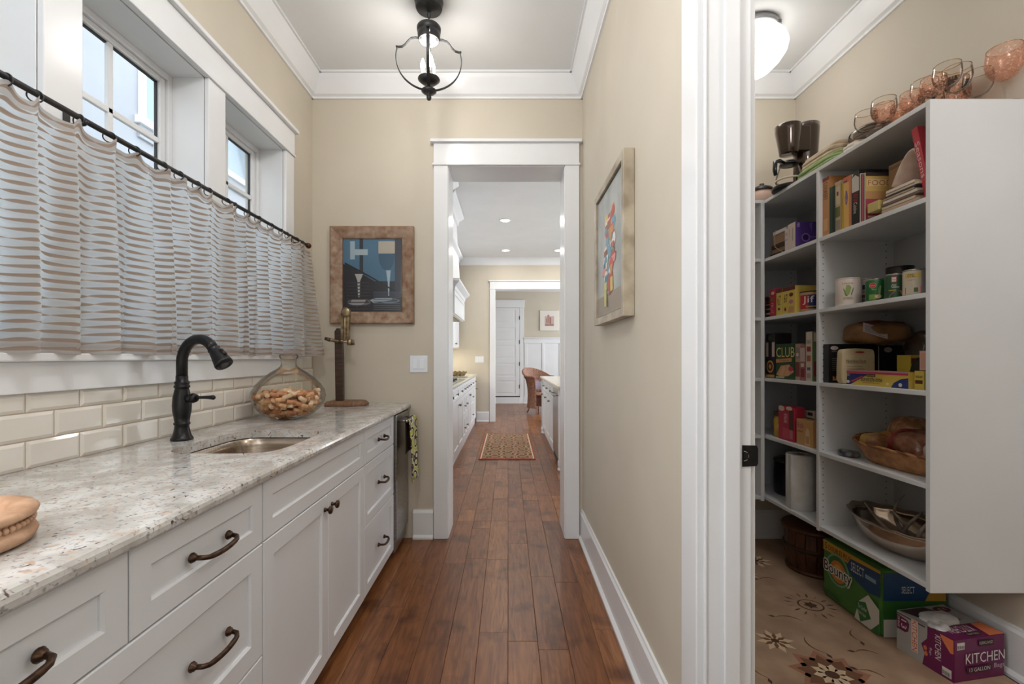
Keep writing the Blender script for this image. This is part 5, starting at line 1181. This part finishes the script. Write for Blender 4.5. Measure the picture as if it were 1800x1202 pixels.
# ---- third shelf, near bay: canister and tins
z3 = T[2]
ct_ = tin('canister', 'white ceramic canister with a green plant picture', 'canister', 1.614, yof(1490, 1.61), z3, .051, .130, (226, 212, 204), [('t', .30, .80, .62, .86, 'Utica', (150, 100, 90)), ('p', [(.36, .42), (.44, .30), (.52, .42), (.56, .66), (.50, .76), (.42, .76), (.40, .6)], (150, 172, 96)), ('p', [(.32, .64), (.36, .60), (.44, .32), (.40, .32)], (92, 132, 76)), ('p', [(.64, .66), (.60, .60), (.54, .34), (.58, .36)], (92, 132, 76)), ('t', .34, .18, .62, .27, 'BOTANICAL', (150, 150, 96))], lid=C(222, 210, 202, .4), span=2.6)
tin('food_tin', 'tall tin with dark red and black label behind the green vegetable tin', 'tin', 1.72, 2.18, z3, .037, .132, (176, 168, 160), [('r', 0, .62, 1, .80, (40, 38, 60)), ('t', .3, .45, .7, .55, 'Fresh', (120, 40, 50)), ('r', 0, .28, 1, .40, (120, 36, 48)), ('r', 0, .05, 1, .25, (110, 100, 96))])
tin('food_tin', 'green asparagus tin with a red oval emblem', 'tin', 1.622, 2.01, z3, .036, .102, (34, 104, 58), [('o', .36, .74, .16, .14, (228, 200, 80)), ('o', .36, .74, .14, .12, (200, 44, 62)), ('t', .26, .70, .46, .78, 'Del Monte', (236, 226, 220)), ('p', [(.62, .1), (.68, .1), (.74, .70), (.66, .74)], (150, 180, 120)), ('p', [(.56, .1), (.60, .1), (.64, .6), (.60, .66)], (120, 160, 96)), ('t', .32, .5, .5, .56, 'WHOLE', (220, 226, 210)), ('r', .2, .04, .5, .3, (120, 150, 70)), ('o', .6, .18, .14, .10, (214, 176, 150))])
tin('food_tin', 'large black topped tin standing behind the tomato tin', 'tin', 1.80, 2.09, z3, .052, .172, (28, 26, 28), [('o', .34, .74, .12, .12, (110, 96, 90)), ('o', .34, .74, .10, .10, (28, 26, 28)), ('o', .34, .74, .05, .05, (130, 40, 44)), ('r', 0, .45, 1, .60, (20, 90, 60))], lid=C(60, 56, 54, .3, .8))
tin('food_tin', 'green tin with a picture of diced tomatoes', 'tin', 1.628, 1.912, z3, .037, .106, (44, 84, 58), [('r', .30, .68, .52, .93, (206, 70, 96)), ('r', .33, .71, .50, .90, (228, 212, 210)), ('t', .34, .76, .49, .86, 'Hunts', (190, 50, 70)), ('t', .34, .52, .50, .60, 'Diced', (230, 230, 224)), ('t', .30, .42, .62, .52, 'Tomatoes', (230, 230, 224)), ('p', [(.2, .03), (.4, .26), (.7, .30), (.8, .03)], (206, 84, 100)), ('r', .2, .30, .5, .34, (176, 160, 80))])
tin('food_tin', 'tin with yellow and red label lettered in black, near the end panel', 'tin', 1.630, 1.825, z3, .0375, .108, (206, 196, 176), [('r', .1, .70, .72, .90, (216, 190, 110)), ('t', .2, .73, .50, .87, 'OTEL', (30, 28, 28)), ('t', .2, .58, .5, .64, 'Original', (200, 90, 60)), ('p', [(.1, .03), (.1, .3), (.4, .38), (.72, .34), (.72, .03)], (206, 74, 86)), ('r', .45, .1, .6, .28, (90, 100, 60)), ('r', .72, 0, 1, 1, (150, 146, 146))])
carton('tall_snack_carton', 'tall patterned carton behind the end panel on the tin shelf', 'box', 1.62, 1.66, 1.698, 1.707, z3, .165, (170, 130, 110), side=[('r', 0, .7, 1, .9, (150, 60, 70)), ('r', 0, .2, 1, .4, (206, 110, 100))])
# third shelf, far bay
def cpx(label, p0, p1, ytop, col, side, front=(), X=1.578, dep=.06, name='food_carton', cat='box', z=z3, group=None, **kw):
    Y1, Y0 = yof(p0, X), yof(p1, X); h = zpx(ytop, (Y0+Y1)/2)-z
    return carton(name, label, cat, X, X+dep, Y0+.001, Y1, z, h, col, side, front, group=group, **kw)
tin('spice_jar', 'black patterned jar at the far end of the third shelf', 'jar', 1.615, 2.80, z3, .03, .13, (50, 40, 40), [('r', 0, .1, 1, .2, (170, 150, 130)), ('r', 0, .35, 1, .42, (150, 130, 110)), ('r', 0, .6, 1, .64, (170, 140, 120)), ('r', 0, .75, 1, .8, (120, 60, 60))])
YL, MR = (222, 196, 96), (110, 44, 44)
cpx('red carton with pink lettering left of the yellow cartons', 1353.5, 1364, 508, (176, 36, 56), [('t', .15, .1, .6, .5, 'FRUIT', (222, 150, 150), 1), ('r', .1, .55, .6, .7, (150, 90, 50)), ('o', .5, .85, .3, .06, (226, 170, 160))], dep=.09)
cpx('first yellow biscuit carton with maroon band', 1364.5, 1375, 508, YL, [('r', 0, .86, 1, 1, MR), ('t', .2, .45, .8, .75, '67', (110, 84, 50)), ('r', .25, .4, .75, .44, (130, 140, 60)), ('o', .5, .25, .2, .05, MR)], dep=.09)
cpx('wide yellow biscuit carton with two printed cups', 1375.5, 1398, 504, YL, [('r', 0, .86, 1, 1, MR), ('t', .12, .45, .42, .75, '67', (110, 84, 50)), ('o', .7, .70, .16, .07, MR), ('o', .7, .45, .16, .07, (196, 120, 130)), ('p', [(.45, .06), (.85, .06), (.95, .26), (.55, .28)], (206, 150, 100)), ('o', .25, .2, .08, .07, MR)], dep=.14)
tin('peanut_butter_jar', 'peanut butter jar with blue and red label', 'jar', 1.645, 2.475, z3, .050, .115, (190, 150, 110), [('r', .0, .12, .48, .86, (190, 40, 62)), ('r', .40, .12, 1, .86, (36, 44, 110)), ('t', .16, .34, .62, .80, 'Jif', (238, 234, 232)), ('r', .3, .20, .8, .27, (180, 160, 90))], lid=C(40, 34, 70, .4), span=2.4)
carton('bread_box', 'brown paper package lying behind the yellow cartons', 'package', 1.76, 1.9, 2.40, 2.80, z3, .15, (128, 98, 70))

# ---- fourth shelf, near bay
z4 = T[3]
carton('appliance_box', 'black appliance box with a red oval emblem at the left', 'box', 1.576, 1.80, 2.235, 2.276, z4, .190, (30, 28, 30), front=[('o', .12, .90, .085, .05, (226, 214, 214)), ('t', .07, .88, .17, .92, 'Betty', (180, 40, 40)), ('t', .06, .80, .17, .83, 'WAFFLE', (190, 186, 186)), ('p', [(.08, .06), (.18, .06), (.18, .17), (.15, .17), (.13, .1), (.11, .17), (.08, .17)], (206, 140, 90))]+[('r', .06, .62-.05*i, .18, .635-.05*i, (120, 116, 116)) for i in range(7)])
PCH = mnoise('cream_paper', (196, 178, 140), (214, 200, 168), 8, .5, bump=.2, bscale=30)
ps = thing('snack_bag', 'cream printed snack bag with nutrition panel before the black box', 'bag', (1.642, 2.15, z4))
MB().blob((0, 0, .083), (.078, .022, .083), PCH, .25, .003, 20, 2, 40, 24).build('bag', ps)
m = MB(); decal(m, flat((-.068, -.0245, .004), (.136, 0, 0), (0, 0, .158)), [('t', .05, .62, .72, .70, 'Nutrition Facts', (70, 60, 50)), ('r', .06, .595, .74, .605, (90, 76, 62)), ('r', .06, .50, .6, .51, (120, 104, 86)), ('r', .06, .42, .66, .43, (120, 104, 86)), ('r', .06, .30, .5, .31, (120, 104, 86)), ('r', .06, .2, .6, .21, (120, 104, 86)), ('o', .5, .92, .16, .03, (160, 60, 60)), ('r', .74, .2, .98, .75, (206, 186, 150))], .0003); m.build('printing', ps)
carton('appliance_box', 'second black appliance box farther right on the same shelf', 'box', 1.806, 1.93, 2.225, 2.276, z4, .184, (28, 26, 28), front=[('o', .42, .88, .16, .07, (200, 190, 190)), ('t', .32, .86, .52, .90, 'Betty', (180, 40, 40)), ('r', .02, 0, .06, .98, (190, 180, 176))])
carton('tea_carton', 'small yellow carton with dark red band between the boxes', 'box', 1.76, 1.81, 1.99, 2.06, z4, .135, (206, 182, 70), front=[('r', .05, .72, .95, .9, (120, 40, 40))])
PBR = mnoise('brown_paper_bag', (120, 88, 56), (160, 120, 78), 9, .5, bump=.5, bscale=26)
bb = pouch('brown_bag', 'brown paper food bag with a white label lying on the boxes', 'bag', (1.76, 2.175, z4+.192), (.12, .09, .048), PBR, rz=-.15, seed=3)
m = MB(); decal(m, flat((-.108, -.088, .052), (.096, -.012, -.036), (.010, .016, .044)), [('r', 0, 0, 1, 1, (206, 196, 200))]+[('r', .08, .12+.11*i, .9-.1*(i % 3), .16+.11*i, (110, 100, 110)) for i in range(7)], .0003); m.build('printed_label', bb)
pouch('red_bag', 'dark red bag end showing behind the brown paper bag', 'bag', (1.80, 2.20, z4+.275), (.10, .04, .012), C(120, 50, 36, .5), seed=5)
DBG = mnoise('dark_film', (40, 30, 24), (66, 48, 38), 14, .25, bump=.6, bscale=24)
pouch('dark_bag', 'dark glossy food bag slumped beside the brown paper bag', 'bag', (1.86, 2.03, z4+.09), (.055, .06, .075), DBG, seed=7, amp=.02)
pouch('dark_bag', 'black folded bag in the gap left of the slumped dark bag', 'bag', (1.775, 1.935, z4), (.045, .035, .065), C(26, 26, 22, .35), seed=9, amp=.015)
yA, yB = yof(1604, 1.60), yof(1490, 1.60)
carton('cling_film_box', 'long yellow and blue cling film box at the front of the fourth shelf', 'box', 1.585, 1.645, yA, yB, z4, .066, (214, 186, 86),
 side=[('p', [(0, 0), (0, .78), (.42, .78), (.10, 0)], (40, 56, 120)), ('t', .01, .60, .10, .76, '750', (226, 220, 224)), ('p', [(.10, .22), (.30, .62), (.34, .62), (.16, .22)], (206, 70, 90)), ('p', [(.76, 0), (.80, .30), (.90, .56), (1, .64), (1, 0)], (40, 56, 120)), ('r', 0, .80, 1, .93, (196, 56, 96)), ('r', 0, .93, 1, 1, (176, 150, 150)), ('r', .385, .62, .53, .78, (60, 36, 34)), ('t', .395, .66, .52, .74, 'KIRKLAND', (206, 190, 176)), ('t', .30, .30, .64, .60, 'stretch-tite', (46, 46, 74)), ('r', .33, .17, .60, .23, (190, 150, 80)), ('o', .08, .2, .03, .10, (220, 220, 220)), ('o', .90, .2, .025, .12, (220, 210, 206)), ('o', .72, .22, .022, .08, (230, 216, 170))],
 top=[('r', 0, 0, 1, 1, (206, 146, 128)), ('r', .2, .9, .9, .97, (40, 56, 120))])
carton('mustard_carton', 'small yellow carton at the near end of the cling film box', 'box', 1.60, 1.64, 1.752, 1.792, z4, .072, (206, 182, 80), side=[('r', .1, .3, .9, .5, (90, 40, 40)), ('t', .1, .6, .9, .75, 'WRAP', (60, 50, 50))])
tin('dark_jar', 'dark jar with a pink spot beside the end panel', 'jar', 1.625, 1.718, z4, .020, .070, (44, 38, 36), [('o', .4, .3, .2, .14, (180, 130, 140)), ('r', 0, .5, .15, 1, (190, 70, 90))])
carton('tilted_packet', 'pink blue and white packet propped above the dark jar', 'packet', 1.60, 1.66, 1.715, 1.77, z4+.075, .075, (206, 160, 150), side=[('r', .55, 0, .7, 1, (230, 228, 230)), ('r', .68, 0, 1, 1, (60, 84, 150)), ('r', .1, .1, .5, .9, (196, 150, 130))], front=[('r', 0, 0, 1, 1, (60, 84, 150)), ('r', .3, .2, .5, .8, (160, 180, 220))], tilt=(.0, .0, .12))
# fourth shelf, far bay
ORN = (196, 150, 90)
cpx('dark patterned biscuit box at the far left of the fourth shelf', 1346.5, 1362, 586, (40, 34, 40), [('r', 0, .48, .28, .80, (206, 186, 180)), ('r', .7, .48, 1, .80, (206, 186, 180)), ('o', .5, .26, .4, .14, ORN), ('o', .5, .26, .3, .10, (90, 50, 50)), ('o', .5, .26, .15, .05, ORN), ('o', .5, .9, .2, .06, (70, 84, 70)), ('r', 0, .02, 1, .08, ORN)], z=z4, dep=.10)
cpx('green cracker box with gold lettering', 1363.5, 1397, 604, (38, 74, 44), [('t', .04, .62, 1.0, .90, 'CLUB', (226, 206, 120)), ('p', [(.03, .46), (.03, .56), (.86, .60), (.86, .50)], (214, 150, 96)), ('t', .2, .49, .7, .56, 'Original', (120, 50, 40)), ('p', [(.05, .12), (.3, .38), (.75, .42), (.98, .22), (.7, .10), (.3, .06)], (214, 160, 116)), ('p', [(.2, .12), (.4, .36), (.55, .32), (.4, .1)], (226, 180, 136)), ('p', [(.5, .12), (.68, .40), (.86, .34), (.7, .1)], (222, 172, 128)), ('o', .82, .3, .12, .07, (196, 70, 90)), ('r', .03, .03, .5, .07, (206, 206, 150))], z=z4, dep=.055)
cpx('slim pink and brown carton right of the green cracker box', 1398, 1406, 604, (180, 150, 130), [('r', 0, .6, 1, .9, (150, 130, 120)), ('r', 0, .1, 1, .5, (120, 60, 56)), ('o', .5, .7, .3, .05, (210, 200, 190))], z=z4, dep=.1)
cpx('slim reddish carton with white print before the white spine box', 1406.5, 1415.5, 608, (160, 100, 96), [('r', 0, .55, 1, .95, (200, 180, 176)), ('r', .1, .1, .9, .35, (130, 40, 50)), ('r', .2, .4, .8, .5, (220, 200, 190))], z=z4, dep=.1)
cpx('tall white carton with small red squares beside the divider', 1416.5, 1428, 583, (214, 200, 188), [('t', .2, .76, .8, .84, 'SNACK', (60, 50, 60)), ('r', .2, .6, .8, .7, (150, 60, 60)), ('r', .2, .4, .8, .52, (170, 100, 80)), ('r', .25, .22, .75, .28, (70, 90, 150)), ('r', .2, .06, .8, .16, (180, 160, 150))], [('r', 0, 0, 1, 1, (110, 130, 90)), ('r', .1, .1, .9, .4, (150, 60, 60)), ('r', .1, .8, .9, .98, (206, 196, 180))], z=z4, dep=.07)

# ---- fifth shelf
z5 = T[4]
mj = thing('mustard_jar', 'glass jar of yellow sauce at the far end of the fifth shelf', 'jar', (1.635, 2.72, z5)); rr = .042
MB().lathe([(0, 0), (rr-.004, 0), (rr, .006), (rr, .10), (rr-.008, .118), (rr-.008, .124)], 0, 0, mnoise('yellow_sauce', (196, 150, 60), (222, 180, 84), 20, .2), 32).build('glass_jar', mj)
MB().lathe([(rr-.006, .122), (rr-.002, .124), (rr-.002, .146), (rr-.005, .149), (0, .149)], 0, 0, C(96, 84, 70, .4, .4), 32).build('lid', mj)
m = MB(); decal(m, cyl(0, 0, rr, .02, .08, math.atan2(-2.72, -1.635), 1.8), [('o', .5, .5, .3, .4, (226, 196, 120)), ('r', .3, .4, .7, .6, (170, 110, 50))]); m.build('paper_label', mj)
cpx('pink and red upright packet beside the sauce jar', 1368.5, 1396, 714, (190, 52, 78), [('o', .2, .92, .2, .08, (216, 196, 180)), ('o', .7, .95, .2, .06, (216, 196, 180)), ('r', .35, .5, .65, .8, (206, 90, 110)), ('t', .4, .52, .6, .76, 'rice', (226, 200, 200), 1), ('r', .3, .06, .7, .36, (206, 80, 100)), ('r', .72, .3, .98, .9, (90, 50, 40)), ('r', .74, .08, .95, .34, (210, 120, 130))], z=z5, dep=.06, name='snack_packet', cat='packet')
cpx('tan carton with pink script at the front of the fifth shelf', 1400, 1429, 738, (206, 158, 104), [('t', .08, .66, .45, .88, 'Bob', (176, 60, 110)), ('r', .08, .5, .4, .56, (170, 110, 80)), ('p', [(.55, .05), (.85, .05), (.82, .6), (.70, .72), (.58, .6)], (226, 196, 150)), ('r', .6, .1, .8, .4, (190, 150, 110))], z=z5, dep=.05)
cpx('white carton with green edge behind the tan carton', 1404, 1416, 722, (214, 206, 196), [('r', 0, .6, 1, .8, (90, 110, 70)), ('r', .2, .85, .8, .95, (60, 60, 60))], z=z5, dep=.05, X=1.66)
cpx('second white carton with green edge beside the divider', 1417, 1432, 722, (210, 202, 192), [('r', 0, .62, 1, .78, (80, 104, 66)), ('r', .2, .85, .8, .95, (60, 60, 60))], z=z5, dep=.05, X=1.66)
WICK = mnoise('honey_wicker', (150, 100, 60), (190, 138, 92), 30, .55)
bk = thing('bread_basket', 'shallow woven wicker basket holding bread on the fifth shelf', 'basket', (1.742, 1.935, z5))
def bfn(u, v):
    a = 2*PI*u; c, s = math.cos(a), math.sin(a); e = .62; k = .74+.26*v**.8
    z = .002+.078*v+.024*v*max(0, s)**4
    k += (.012*(1 if (int(u*64)+int(v*9)) % 2 else -1))*(1 if v < .99 else 0)*.6
    return (.158*k*math.copysign(abs(c)**e, c), .232*k*math.copysign(abs(s)**e, s), z)
m = MB(); m.grid(bfn, 128, 18, WICK, True, True); m.add([(.118*math.copysign(abs(math.cos(2*PI*i/32))**.62, math.cos(2*PI*i/32)), .172*math.copysign(abs(math.sin(2*PI*i/32))**.62, math.sin(2*PI*i/32)), .003) for i in range(32)], [tuple(range(32))], WICK); m.build('woven_side', bk)
rimp = [Vector(bfn(i/72, .995))+Vector((0, 0, .004)) for i in range(72)]; m = MB()
m.tube([p+Vector((.003*math.cos(i*1.6), .003*math.sin(i*1.6), .003*math.sin(i*1.6))) for i, p in enumerate(rimp)], .006, WICK, 8, closed=True); m.tube([p+Vector((-.003*math.cos(i*1.6), -.003*math.sin(i*1.6), -.003*math.sin(i*1.6))) for i, p in enumerate(rimp)], .0055, C(120, 76, 46, .55), 8, closed=True); m.build('braided_rim', bk)
def film(name, c1, c2): return mnoise(name, c1, c2, 30, .2, bump=1, bscale=34, lo=.42, hi=.6)
ld = [((1.71, 2.085, z5+.03), (.085, .055, .048), (150, 104, 74), (186, 138, 100), 'tan bread loaf bag at the far end of the basket'), ((1.80, 2.03, z5+.035), (.075, .075, .085), (160, 112, 76), (196, 150, 108), 'tall bag of rolls at the back of the basket'), ((1.73, 1.90, z5+.035), (.10, .10, .066), (128, 84, 64), (160, 112, 88), 'brown sliced bread bag with red and yellow band'), ((1.72, 1.775, z5+.035), (.085, .05, .05), (150, 112, 92), (190, 156, 136), 'clear bag of buns at the near end of the basket')]
lo = []
for i, (c, r, c1, c2, lb) in enumerate(ld): lo.append(pouch('bread_bag', lb, 'bread', c, r, film('bread_film_%d' % i, c1, c2), seed=i+11, group='bagged bread in the wicker basket', e=.7))
def sleeve(o, c, r, y0, y1, e, amp, seed, mat):
    m = MB(); m.blob((0, 0, r[2]), tuple(q*1.02 for q in r), mat, e, amp, 14, seed, 60, 36)
    keep = [f for f in m.f if y0 < sum(m.v[i].y for i in f)/len(f) < y1]; m.f = keep; m.m = [0]*len(keep); m.s = [True]*len(keep); return m
sleeve(lo[2], None, (.10, .10, .066), .015, .07, .7, .012, 13, C(150, 40, 40, .3)).build('red_band', lo[2])
sleeve(lo[3], None, (.085, .05, .05), -.01, .02, .7, .012, 14, C(206, 190, 176, .3)).build('paper_band', lo[3])
sleeve(lo[0], None, (.085, .055, .048), -.02, .02, .7, .012, 11, C(196, 160, 90, .3)).build('yellow_band', lo[0])
m = MB(); decal(m, flat((-.098, .045, .052), (0, -.035, 0), (.012, 0, .050)), [('t', .15, .02, .85, .98, 'TOWN', (220, 180, 90), 2)], .0003); m.build('printed_band', lo[2])
m = MB(); m.blob((-.085, .03, .08), (.010, .03, .026), C(170, 120, 60, .4), .8, .002, 20, 4, 20, 12); m.build('round_sticker', lo[1])
pouch('foil_packet', 'small crumpled black and silver packet left of the basket', 'packet', (1.62, 2.165, z5), (.03, .045, .016), mnoise('crumpled_foil', (30, 34, 42), (150, 150, 150), 20, .3, bump=.6), seed=21, amp=.01)

# ---- bottom shelf
z6 = T[5]
rl = thing('paper_towel_roll', 'white kitchen paper roll standing on the bottom shelf', 'paper towel', (1.640, 2.55, z6))
PT = mnoise('quilted_paper', (222, 222, 222), (232, 232, 232), 20, .9, bump=.8, bscale=90)
MB().lathe([(.021, .0), (.070, .0), (.0725, .003), (.0725, .297), (.070, .30), (.021, .30), (.021, 0)], 0, 0, PT, 48).build('paper', rl)
MB().lathe([(.0185, .001), (.0205, .001), (.0205, .299), (.0185, .299), (.0185, .001)], 0, 0, C(150, 120, 90, .8), 24).build('core', rl)
MB().prism([(-.0722, -.004), (-.077, -.03), (-.078, -.034), (-.0705, -.02)], 'z', .002, .298, PT).build('loose_sheet', rl)
kt = thing('black_canister', 'round black lidded canister behind the paper roll', 'canister', (1.765, 2.80, z6))
MB().lathe([(0, 0), (.10, 0), (.112, .01), (.115, .10), (.112, .20), (0, .20)], 0, 0, C(24, 24, 26, .3), 40).build('canister_body', kt)
MB().lathe([(0, .245), (.02, .243), (.022, .23), (.10, .222), (.116, .212), (.116, .20), (0, .20)], 0, 0, C(60, 60, 62, .2), 40).build('lid', kt)
SLV = mnoise('polished_silver', (176, 160, 146), (196, 182, 168), 6, .14, metal=1)
sb = thing('silver_bowl', 'large oval scalloped silver bowl holding antlers on the bottom shelf', 'bowl', (1.735, 1.985, z6))
def sfn(u, v, o=0):
    a = 2*PI*u; c, s = math.cos(a), math.sin(a); sc_ = .5+.5*math.cos(a*14)
    if v < .12: k = .40*v/.12; z = .004
    elif v < .85:
        t = (v-.12)/.73; k = .40+.50*math.sin(t*PI/2)**.9; z = .004+.105*(1-math.cos(t*PI/2))**.9
    else:
        t = (v-.85)/.15; k = .90+.10*t; z = .109+.012*t
    k *= 1+.03*sc_*max(0, v-.3); z += .010*sc_*max(0, v-.5)*(1)+.012*max(0, abs(s)-.6)*v
    return ((.160-o)*k*c, (.262-o)*k*s, z+o*.8)
m = MB(); m.grid(lambda u, v: sfn(u, v), 168, 28, SLV, True, True); m.grid(lambda u, v: sfn(1-u, v, .003), 168, 28, SLV, True, True); m.build('beaten_bowl', sb)
m = MB(); m.tube([Vector(sfn(i/168, 1))+Vector((0, 0, .0015)) for i in range(168)], .0032, SLV, 6, closed=True); m.build('beaded_rim', sb)
ANT = mnoise('grey_antler', (120, 108, 98), (170, 156, 142), 22, .55, bump=.5, bscale=60)
def antler(label, pts, r0, tine=None):
    n_ = len(pts); m = MB()
    P = []; 
    for i in range(n_-1):
        for k in range(5):
            t = k/5; p0, p1, p2, p3 = [Vector(pts[max(0, min(n_-1, j))]) for j in (i-1, i, i+1, i+2)]
            P.append(.5*((2*p1)+(p2-p0)*t+(2*p0-5*p1+4*p2-p3)*t*t+(3*p1-p0-3*p2+p3)*t**3))
    P.append(Vector(pts[-1])); N_ = len(P); m.tube(P, [r0*(1-.82*i/(N_-1)) for i in range(N_)], ANT, 10)
    if tine:
        for (i, d) in tine: q = P[int(i*(N_-1))]; d = Vector(d); m.tube([q, q+d*.5+Vector((0, 0, .006)), q+d], [r0*.6, r0*.42, r0*.12], ANT, 8)
    tag(m.build('antler', None), label, 'antler', 'antlers in the silver bowl')
bz = z6+.014
antler('antler rising highest from the silver bowl with a thin tip', [(1.77, 2.02, bz+.03), (1.75, 2.05, bz+.09), (1.745, 2.05, bz+.16), (1.77, 2.03, bz+.215)], .011)
antler('antler leaning over the far rim of the silver bowl', [(1.70, 1.98, bz+.03), (1.69, 2.08, bz+.085), (1.70, 2.17, bz+.135)], .012)
antler('forked antler curling up in the middle of the bowl', [(1.72, 1.96, bz+.02), (1.69, 1.94, bz+.09), (1.72, 1.92, bz+.15), (1.78, 1.95, bz+.165)], .013, [(.4, (-.03, .03, .06))])
antler('arched antler in the near half of the bowl', [(1.70, 1.86, bz+.03), (1.67, 1.85, bz+.10), (1.70, 1.84, bz+.155), (1.76, 1.86, bz+.14)], .012)
antler('thick antler tine pointing to the near end of the bowl', [(1.74, 1.93, bz+.02), (1.69, 1.86, bz+.05), (1.67, 1.82, bz+.09), (1.655, 1.795, bz+.12)], .013)
antler('short dark antler lying low in the bowl', [(1.80, 2.05, bz+.04), (1.80, 1.95, bz+.04), (1.81, 1.86, bz+.09)], .012)
